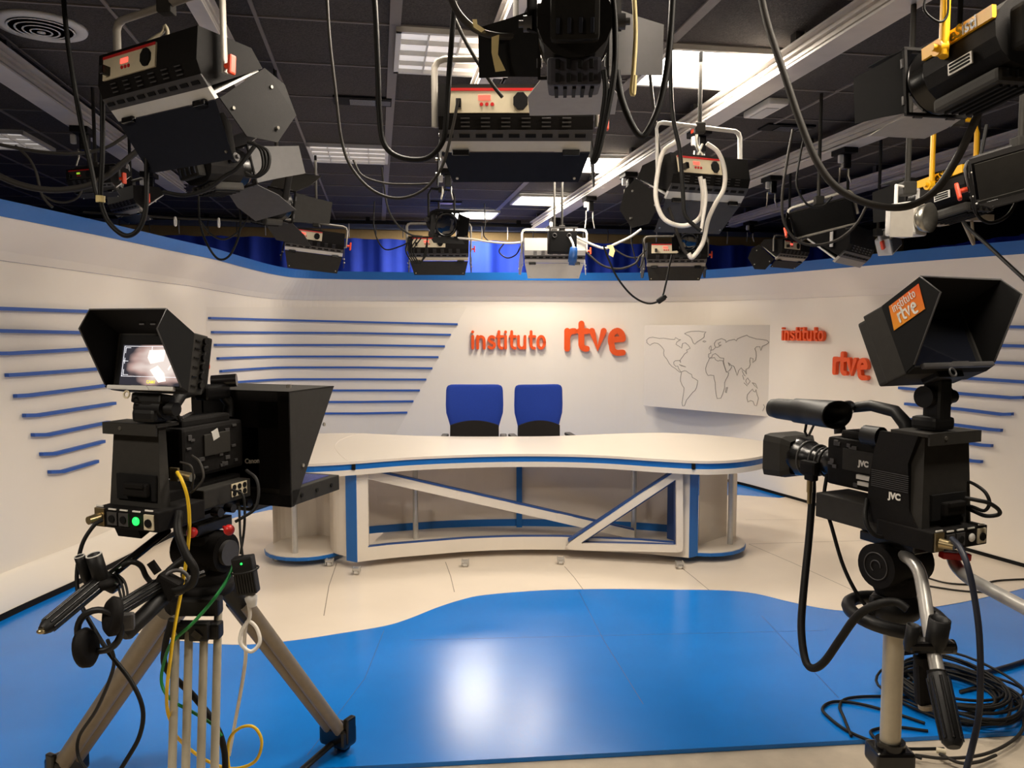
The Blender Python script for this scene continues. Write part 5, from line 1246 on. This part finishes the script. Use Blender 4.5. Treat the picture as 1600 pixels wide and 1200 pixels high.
hc([(956, -20), (961, 40), (960, 110), (948, 180), (934, 240), (926, 252), (934, 225), (946, 150), (944, 110)], 2.0, .0075, 'cableblack', 'doubled black cable hanging at the right side of the top centre spotlight')
hc([(964, 110), (970, 150), (985, 190), (1000, 212), (1012, 205), (1030, 165), (1042, 110), (1048, 50), (1052, -20)], 2.2, .009, 'cableblack', 'thick black cable swinging in a loop right of the top centre spotlight')
hc([(1008, -20), (1012, 70), (1018, 140), (1028, 220), (1036, 290), (1052, 345), (1066, 385), (1076, 400)], 3.9, .008, 'cablegrey', 'dark grey cable falling past the white looped softbox to the right back softbox')
hc([(1048, -20), (1047, 60), (1050, 170), (1062, 235), (1067, 300), (1070, 335), (1084, 352), (1095, 361)], 3.7, .010, 'cableblack', 'black cable falling in front of the panel of the white looped softbox')
hc([(1056, 222), (1036, 238), (1027, 275), (1025, 310), (1036, 340), (1058, 352), (1080, 350), (1096, 335), (1098, 300), (1094, 276)], 3.8, .011, 'cablewhite', 'white cable loop over the left half of the white looped softbox')
hc([(1104, 224), (1122, 238), (1132, 265), (1131, 295), (1117, 320), (1106, 345), (1098, 380), (1082, 402), (1076, 396)], 3.85, .011, 'cablewhite', 'white cable curving down right of the white looped softbox to the softbox behind')
hc([(1100, 280), (1103, 310), (1098, 345), (1095, 362)], 3.75, .008, 'cablewhite', 'short white lead hanging below the panel of the white looped softbox')
hc([(1184, -30), (1200, 40), (1225, 115), (1252, 195), (1278, 255), (1310, 295), (1360, 319), (1415, 323), (1460, 299), (1496, 246), (1525, 185), (1548, 130), (1562, 108)], (2.3, 2.1), .0105, 'cablegrey', 'thick grey cable in one huge loop across the upper right to the nearest spotlight')
hc([(1239, 202), (1230, 250), (1222, 310), (1226, 350), (1246, 376), (1275, 383), (1310, 374), (1338, 350), (1356, 318)], 4.0, .007, 'cablegrey', 'grey cable loop around the softbox turned to us')
hc([(1258, 206), (1249, 250), (1245, 290), (1262, 320), (1285, 322), (1300, 308)], 4.3, .006, 'cableblack', 'black cable dropping from the ceiling slot behind the grey loop')
hc([(1450, -15), (1444, 15), (1466, 34), (1480, 24), (1482, -10)], 2.0, .003, 'cableblack', 'thin black safety wire around the nearest yellow yoke')
hc([(1542, 195), (1533, 240), (1520, 290), (1524, 330), (1545, 348), (1575, 336), (1595, 300)], 2.8, .006, 'cableblack', 'black cable loop over the honeycomb softbox at the right edge')
hc([(1497, 332), (1512, 355), (1540, 380), (1572, 410), (1610, 445)], (3.9, 3.3), .008, 'cableblack', 'black cable sagging from the bracket across the blue cap at the right edge')
hc([(943, 384), (952, 408), (966, 436), (988, 462), (1012, 474), (1032, 468), (1040, 445), (1046, 415), (1050, 398)], 6.6, .008, 'cableblack', 'black cable dipping in front of the white wall, ending in a plug near the map')
t = thing('cable_connector', 'black cable plug hanging in front of the white wall left of the map', 'plug', P(1033, 468, 6.55), Matrix.Rotation(RAD(-35), 3, 'Y'))
MB().box((0, 0, 0), (.075, .04, .045), bev=.01).build('body', 'rubber', t); MB().box((.04, 0, .0), (.02, .03, .03), bev=.004).build('neck', 'blackgloss', t)
hc([(-20, 222), (30, 232), (70, 238), (120, 240), (165, 231), (200, 210)], 3.2, .007, 'cablegrey', 'thin grey cable slung below the louvred light at the left edge')
hc([(-20, 266), (30, 288), (80, 297), (130, 292), (165, 276), (195, 252), (222, 230)], 3.1, .012, 'cablegrey', 'thick grey cable slung across the left edge over the blue cap')
hc([(98, -20), (104, 50), (114, 120), (128, 200), (142, 260), (150, 300), (157, 312)], 3.0, .009, 'cableblack', 'dark cable hanging down from beside the round air diffuser')
hc([(159, 112), (160, 170), (160, 240), (157, 300), (160, 325), (172, 350), (195, 368), (215, 360), (227, 330), (229, 280), (229, 232)], 2.9, .009, 'cableblack', 'black cable with a yellow tie dipping in front of the left blue cap')
MB().cyl(P(157, 306, 2.9), P(157, 316, 2.9), .016, n=12).top('cable_tie', 'tape', 'yellow tape wrapped around the black cable before the left blue cap', 'tape')
hc([(24, 228), (44, 246), (56, 268), (64, 300), (72, 314), (82, 324)], 3.6, .006, 'cablegrey', 'thin grey cable bending down at the left edge')
hc([(68, 305), (84, 314), (104, 316), (122, 308), (130, 290)], 3.9, .005, 'cablegrey', 'thin short loop under the green display')
hc([(310, 300), (312, 345), (322, 378), (340, 404), (358, 400), (372, 372), (376, 340), (372, 312)], 4.2, .006, 'cableblack', 'thin black cable loop before the left blue cap, under the big barn door')
hc([(312, 345), (330, 366), (350, 374), (372, 362), (388, 340)], 4.3, .005, 'cablegrey', 'thin grey arc inside the black loop at the left')
hc([(255, 300), (290, 305), (325, 295), (352, 275), (372, 262), (400, 225)], 3.4, .009, 'cableblack', 'black cable sagging under the upper left softbox')
for k in range(3):
    hc([(395 - 4 * k, 222), (408 + 5 * k, 236), (411 + 4 * k, 262), (398 + 2 * k, 276), (384, 270 + 2 * k)], 3.3, .007, 'cableblack', ('inner', 'middle', 'outer')[k] + ' turn of black cable bundled behind the right flap of the upper left softbox')
hc([(715, 372), (740, 374), (765, 378), (800, 380), (833, 376)], 7.0, .009, 'cablewhite', 'pale cable running from the left back softbox to the silver softbox')
hc([(788, 380), (780, 393), (792, 403), (806, 398), (814, 384)], 7.0, .006, 'cablegrey', 'small cable loop left of the silver softbox')
hc([(900, 370), (925, 382), (945, 388), (960, 382), (985, 370), (1002, 358)], 6.8, .010, 'cablewhite', 'pale cable with a torn tape running right from the black box')
hc([(900, 380), (920, 398), (942, 415), (968, 420), (992, 412), (1000, 400)], 6.9, .009, 'cablegrey', 'lower grey cable sagging right of the silver softbox')
hc([(955, 386), (978, 400), (996, 402), (1010, 390)], 7.1, .007, 'cablegrey', 'short cable arc before the blue curtain')
hc([(985, 300), (986, 360), (988, 385), (998, 418), (1006, 400), (1004, 372)], 7.0, .006, 'cableblack', 'thin black wire hanging from the far ceiling before the bright curtain')
hc([(757, 318), (758, 350), (756, 368), (768, 380)], 8.4, .006, 'cableblack', 'thin black wire hanging from the far slot vent')
hc([(585, 315), (584, 350), (590, 375), (603, 390), (625, 385), (640, 378)], 7.2, .006, 'cableblack', 'thin black wire loop left of the back spotlight before the curtain')
for k in range(4):
    hc([(640 + 6 * k, 372), (634 + 4 * k, 392), (648 + 3 * k, 412), (664, 402 - 3 * k), (668, 380 - 3 * k)], 7.3, .006, 'cableblack', ('first', 'second', 'third', 'fourth')[k] + ' black wire loop from the left over the left back softbox')
hc([(130, 332), (200, 336), (280, 341), (340, 343), (400, 347)], 5.4, .007, 'cablegrey', 'taut pale line stretched along above the left blue cap')
for x, y in ((274, 346), (190, 286), (200, 264), (342, 348)):
    m = MB(); m.torus(P(x, y, 5.35), .028, .006, (1, .2, 0), 16, 6); m.top('cable_hook', 'lightgrey', {274: 'steel shackle on the taut line above the left blue cap', 190: 'grey hook under the left rail near the green display', 200: 'upper grey hook on the left rail', 342: 'right shackle on the taut line above the left blue cap'}[x], 'hook')
m = MB(); m.tube([P(990, -20, 2.1), P(993, 50, 2.1), P(990, 110, 2.1), P(987, 142, 2.1), P(990, 146, 2.1), P(992, 118, 2.1)], .006, 8, sm=4); m.top('rope', 'tape', 'cream knotted rope hanging right of the top centre spotlight', 'rope')
for pts, lb in (([(768, 58), (780, 54), (778, 85), (790, 110), (774, 112), (768, 82)], 'long torn strip of yellow tape dangling from the slung grey cable'), ([(738, 30), (745, 30), (746, 38), (758, 46), (752, 50), (740, 42)], 'short stub of yellow tape on the slung grey cable')):
    w = [P(x, y, 2.28) for x, y in pts]; MB().plate(w, (0, 1, 0), .002).top('tape_strip', 'tape', lb, 'tape')
w = [P(x, y, 6.78) for x, y in ((948, 384), (957, 382), (961, 392), (958, 402), (951, 398), (953, 390))]; MB().plate(w, (0, 1, 0), .003).top('tape_strip', 'tape', 'pale tape tag on the cable right of the silver softbox', 'tape')
# ---- left camera's leads
LG = 'leads of the left camera'
def lc(pts, r, m, label): return cable(pts, r, m, label, 'cable', LG, 'camera_cable')
lc([(277, 738, 2.30), (284, 750, 2.27), (293, 778, 2.27), (296, 820, 2.28), (292, 870, 2.30), (282, 930, 2.30), (272, 985, 2.27), (266, 1030, 2.25), (261, 1075, 2.25), (262, 1112, 2.28), (274, 1142, 2.33)], .0052, 'cableyellow', 'yellow cable running down the left camera and its front tripod leg')
lc([(366, 878, 2.36), (358, 900, 2.34), (335, 935, 2.3), (300, 975, 2.29), (268, 1005, 2.31), (255, 1040, 2.33), (253, 1070, 2.33), (268, 1094, 2.31), (300, 1112, 2.32), (332, 1132, 2.33), (346, 1150, 2.33)], .005, 'cablegreen', 'green cable crossing the front of the left tripod')
lc([(388, 940, 2.36), (390, 965, 2.36), (378, 985, 2.35), (376, 1005, 2.34), (392, 1018, 2.34), (406, 1003, 2.35), (400, 980, 2.36), (386, 972, 2.36), (382, 1000, 2.37), (384, 1025, 2.4), (378, 1070, 2.5), (368, 1125, 2.62), (358, 1180, 2.7)], .006, 'cablewhite', 'white mains lead knotted once below the power adapter')
lc([(268, 1142, 2.3), (290, 1165, 2.38), (322, 1188, 2.42), (362, 1201, 2.44), (398, 1190, 2.44), (409, 1160, 2.44), (398, 1137, 2.44), (378, 1136, 2.44), (360, 1152, 2.44), (356, 1180, 2.44), (360, 1215, 2.44)], .005, 'cableyellow', 'yellow cable loop behind the four tubes of the left tripod')
lc([(160, 812, 2.24), (146, 822, 2.22), (128, 852, 2.2), (120, 900, 2.18), (126, 942, 2.15), (148, 985, 2.1), (172, 1022, 2.08), (205, 1065, 2.06), (223, 1108, 2.05), (218, 1150, 2.05), (196, 1190, 2.04), (180, 1215, 2.03)], .006, 'cableblack', 'black cable from the gold socket looping left of the left tripod')
lc([(280, 800, 2.28), (278, 830, 2.24), (290, 865, 2.22), (304, 890, 2.22), (300, 912, 2.24), (278, 922, 2.25), (262, 912, 2.27), (262, 895, 2.3), (290, 872, 2.33)], .012, 'cableblack', 'thick black hose curling under the left camera')
lc([(268, 968, 2.33), (258, 1010, 2.36), (260, 1045, 2.38), (300, 1085, 2.4), (335, 1130, 2.4), (350, 1170, 2.4), (352, 1215, 2.38)], .010, 'cableblack', 'thick black cable passing behind the four tubes of the left tripod')
lc([(168, 1000, 2.05), (178, 1030, 2.08), (172, 1060, 2.12), (150, 1110, 2.2), (124, 1150, 2.28), (122, 1180, 2.28), (136, 1205, 2.25)], .005, 'cableblack', 'thin black headset lead hanging before the left tripod leg')
lc([(192, 884, 2.22), (206, 878, 2.22), (220, 884, 2.24), (228, 900, 2.25), (236, 910, 2.25)], .008, 'cableblack', 'black hose arching between the two left pan grips')
for k in range(3):
    lc([(172 + 6 * k, 898, 2.2), (182 + 6 * k, 908, 2.19), (187 + 6 * k, 925, 2.17), (190 + 4 * k, 936, 2.15)], .0035, 'cableblack', ('left', 'middle', 'right')[k] + ' one of three thin leads between the left pan grips')
lc([(385, 735, 2.45), (400, 748, 2.42), (404, 770, 2.40), (398, 795, 2.38), (380, 808, 2.36), (368, 815, 2.36)], .005, 'cableblack', 'black lead arching in front of the teleprompter back')
lc([(362, 765, 2.45), (380, 775, 2.44), (382, 820, 2.42), (376, 866, 2.4)], .004, 'cableblack', 'thin lead falling from the teleprompter to the power adapter')
lc([(300, 712, 2.34), (312, 722, 2.3), (318, 745, 2.28), (308, 762, 2.28), (298, 770, 2.30)], .0035, 'cablegrey', 'fine grey lead looping on the side of the left camera')
lc([(282, 722, 2.3), (298, 728, 2.28), (302, 745, 2.28), (300, 765, 2.3)], .003, 'cablegrey', 'finest grey lead beside the yellow cable plug')
# ---- right camera's leads
LG = 'leads of the right camera'
lc([(1269, 742, 2.77), (1269, 775, 2.74), (1264, 840, 2.7), (1256, 920, 2.62), (1252, 980, 2.56), (1258, 1030, 2.5), (1270, 1044, 2.46), (1288, 1034, 2.42), (1312, 1000, 2.38), (1340, 962, 2.34), (1372, 944, 2.3), (1400, 941, 2.28), (1418, 952, 2.26)], .0125, 'cableblack', 'thick black hose hanging from the right lens in a deep loop to the pedestal ring')
lc([(1292, 742, 2.66), (1288, 780, 2.64), (1300, 825, 2.6), (1318, 885, 2.56), (1342, 932, 2.52), (1372, 968, 2.5), (1400, 1000, 2.5)], .0065, 'cableblack', 'thin black cable running diagonally behind the right hose')
lc([(1487, 842, 2.185), (1500, 856, 2.14), (1512, 885, 2.1), (1522, 930, 2.08), (1530, 990, 2.06), (1532, 1060, 2.05), (1529, 1120, 2.05), (1517, 1175, 2.04), (1505, 1220, 2.03)], .0085, 'navy', 'dark cable falling straight from the rear socket of the right camera')
lc([(1508, 778, 2.26), (1528, 782, 2.24), (1545, 786, 2.24), (1560, 796, 2.25), (1560, 804, 2.26), (1540, 806, 2.28), (1520, 798, 2.32), (1500, 790, 2.36)], .006, 'cableblack', 'lower black lead curling out of the back of the right camera')
lc([(1508, 750, 2.36), (1525, 758, 2.3), (1540, 770, 2.27), (1546, 786, 2.26), (1538, 798, 2.27), (1520, 792, 2.31), (1502, 788, 2.36)], .005, 'cableblack', 'upper black lead curling out of the back of the right camera')
lc([(1355, 780, 2.42), (1352, 810, 2.38), (1362, 832, 2.36), (1380, 838, 2.36), (1388, 815, 2.38), (1386, 790, 2.38)], .007, 'cableblack', 'black lead looping on the side of the right camera under its maker mark')
# ---- on the floor
FG = 'cables lying on the floor'
def fc(pts, r, m, label): return cable([PZ(x, y, .022 + r) for x, y in pts], r, m, label, 'cable', FG, 'floor_cable')
fc([(1446, 1040), (1490, 1050), (1530, 1052), (1570, 1043), (1620, 1027)], .012, 'navy', 'thick dark blue cable crossing the blue floor at the right edge')
fc([(1440, 900), (1480, 911), (1530, 913), (1560, 907), (1620, 904)], .006, 'cablegrey', 'thin grey cable on the white floor by the right wall')
fc([(1440, 914), (1500, 923), (1548, 926), (1580, 930), (1625, 950)], .006, 'cablegrey', 'second thin cable on the white floor, nearer the blue edge')
rr = random.Random(11)
def loop(cx, cy, rx, ry, ph, n, z, m, jit=.08):
    c = PZ(cx, cy, 0); pts = []
    for k in range(n):
        a = ph + 2 * pi * k / n; j = 1 + jit * (rr.random() - .5) * 2
        pts.append(V((c.x + rx * cos(a) * j, c.y + ry * sin(a) * j, z + .004 * rr.random())))
    m.tube(pts, .0062, 6, closed=True, sm=4)
m = MB()
for k in range(17):
    loop(1488 + rr.uniform(-14, 14), 1098 + rr.uniform(-14, 14), .21 + rr.uniform(-.05, .05), .24 + rr.uniform(-.06, .08), rr.random() * 6, 9, .03 + .0045 * k, m, .1)
m.top('cable_coil', 'cableblack', 'big heap of coiled dark cable on the floor behind the pedestal', 'cable coil')
fc([(1475, 1170), (1400, 1168), (1330, 1145), (1292, 1118), (1286, 1105), (1305, 1096), (1345, 1100), (1400, 1115), (1445, 1130)], .0065, 'cableblack', 'outermost loop of black cable reaching left onto the concrete')
fc([(1330, 1150), (1318, 1120), (1312, 1104), (1322, 1092), (1360, 1088), (1420, 1090), (1460, 1098)], .0065, 'cableblack', 'flat loop of black cable on the blue edge left of the column')
fc([(1440, 1185), (1385, 1165), (1362, 1148), (1366, 1140), (1400, 1136), (1450, 1142)], .0065, 'cableblack', 'short loop of black cable on the concrete left of the column')
fc([(1430, 1180), (1480, 1185), (1540, 1178), (1585, 1155), (1600, 1130), (1590, 1105), (1560, 1082), (1530, 1076), (1500, 1082)], .0065, 'cablegrey', 'wide grey loop right of the cable heap')
fc([(1500, 1080), (1540, 1072), (1580, 1085), (1605, 1110), (1640, 1125)], .0065, 'cableblack', 'black cable leaving the heap towards the right edge')
fc([(1468, 1178), (1500, 1192), (1530, 1190), (1556, 1180)], .0065, 'cablegrey', 'loose end of grey cable in front of the heap')
m = MB(); a = PZ(1463, 1172, .036); b = PZ(1478, 1175, .036); m.cyl(a, b, .011, n=12); m.top('cable_plug', 'cream', 'small brass plug lying on the concrete below the black grip', 'plug')
# ================================================================== LIGHT
LW = (1, .885, .735)
for u0, v0, u1, v1, mode, _ in CL:
    lamp((u0 + u1) / 2, (v0 + v1) / 2, u1 - u0 - .04, v1 - v0 - .04, ({2: 62, 1: 30, 0: 10}[mode] if v0 > 2.6 else 62), LW if mode < 2 else LW)
w = bpy.data.worlds.new('world'); SC.world = w; w.use_nodes = True
w.node_tree.nodes['Background'].inputs[0].default_value = (1, .93, .85, 1); w.node_tree.nodes['Background'].inputs[1].default_value = .03
vs_ = SC.view_settings; vs_.view_transform = 'Standard'; vs_.look = 'None'; vs_.exposure = -.1; vs_.gamma = 1; vs_.use_curve_mapping = False
SC.display_settings.display_device = 'sRGB'
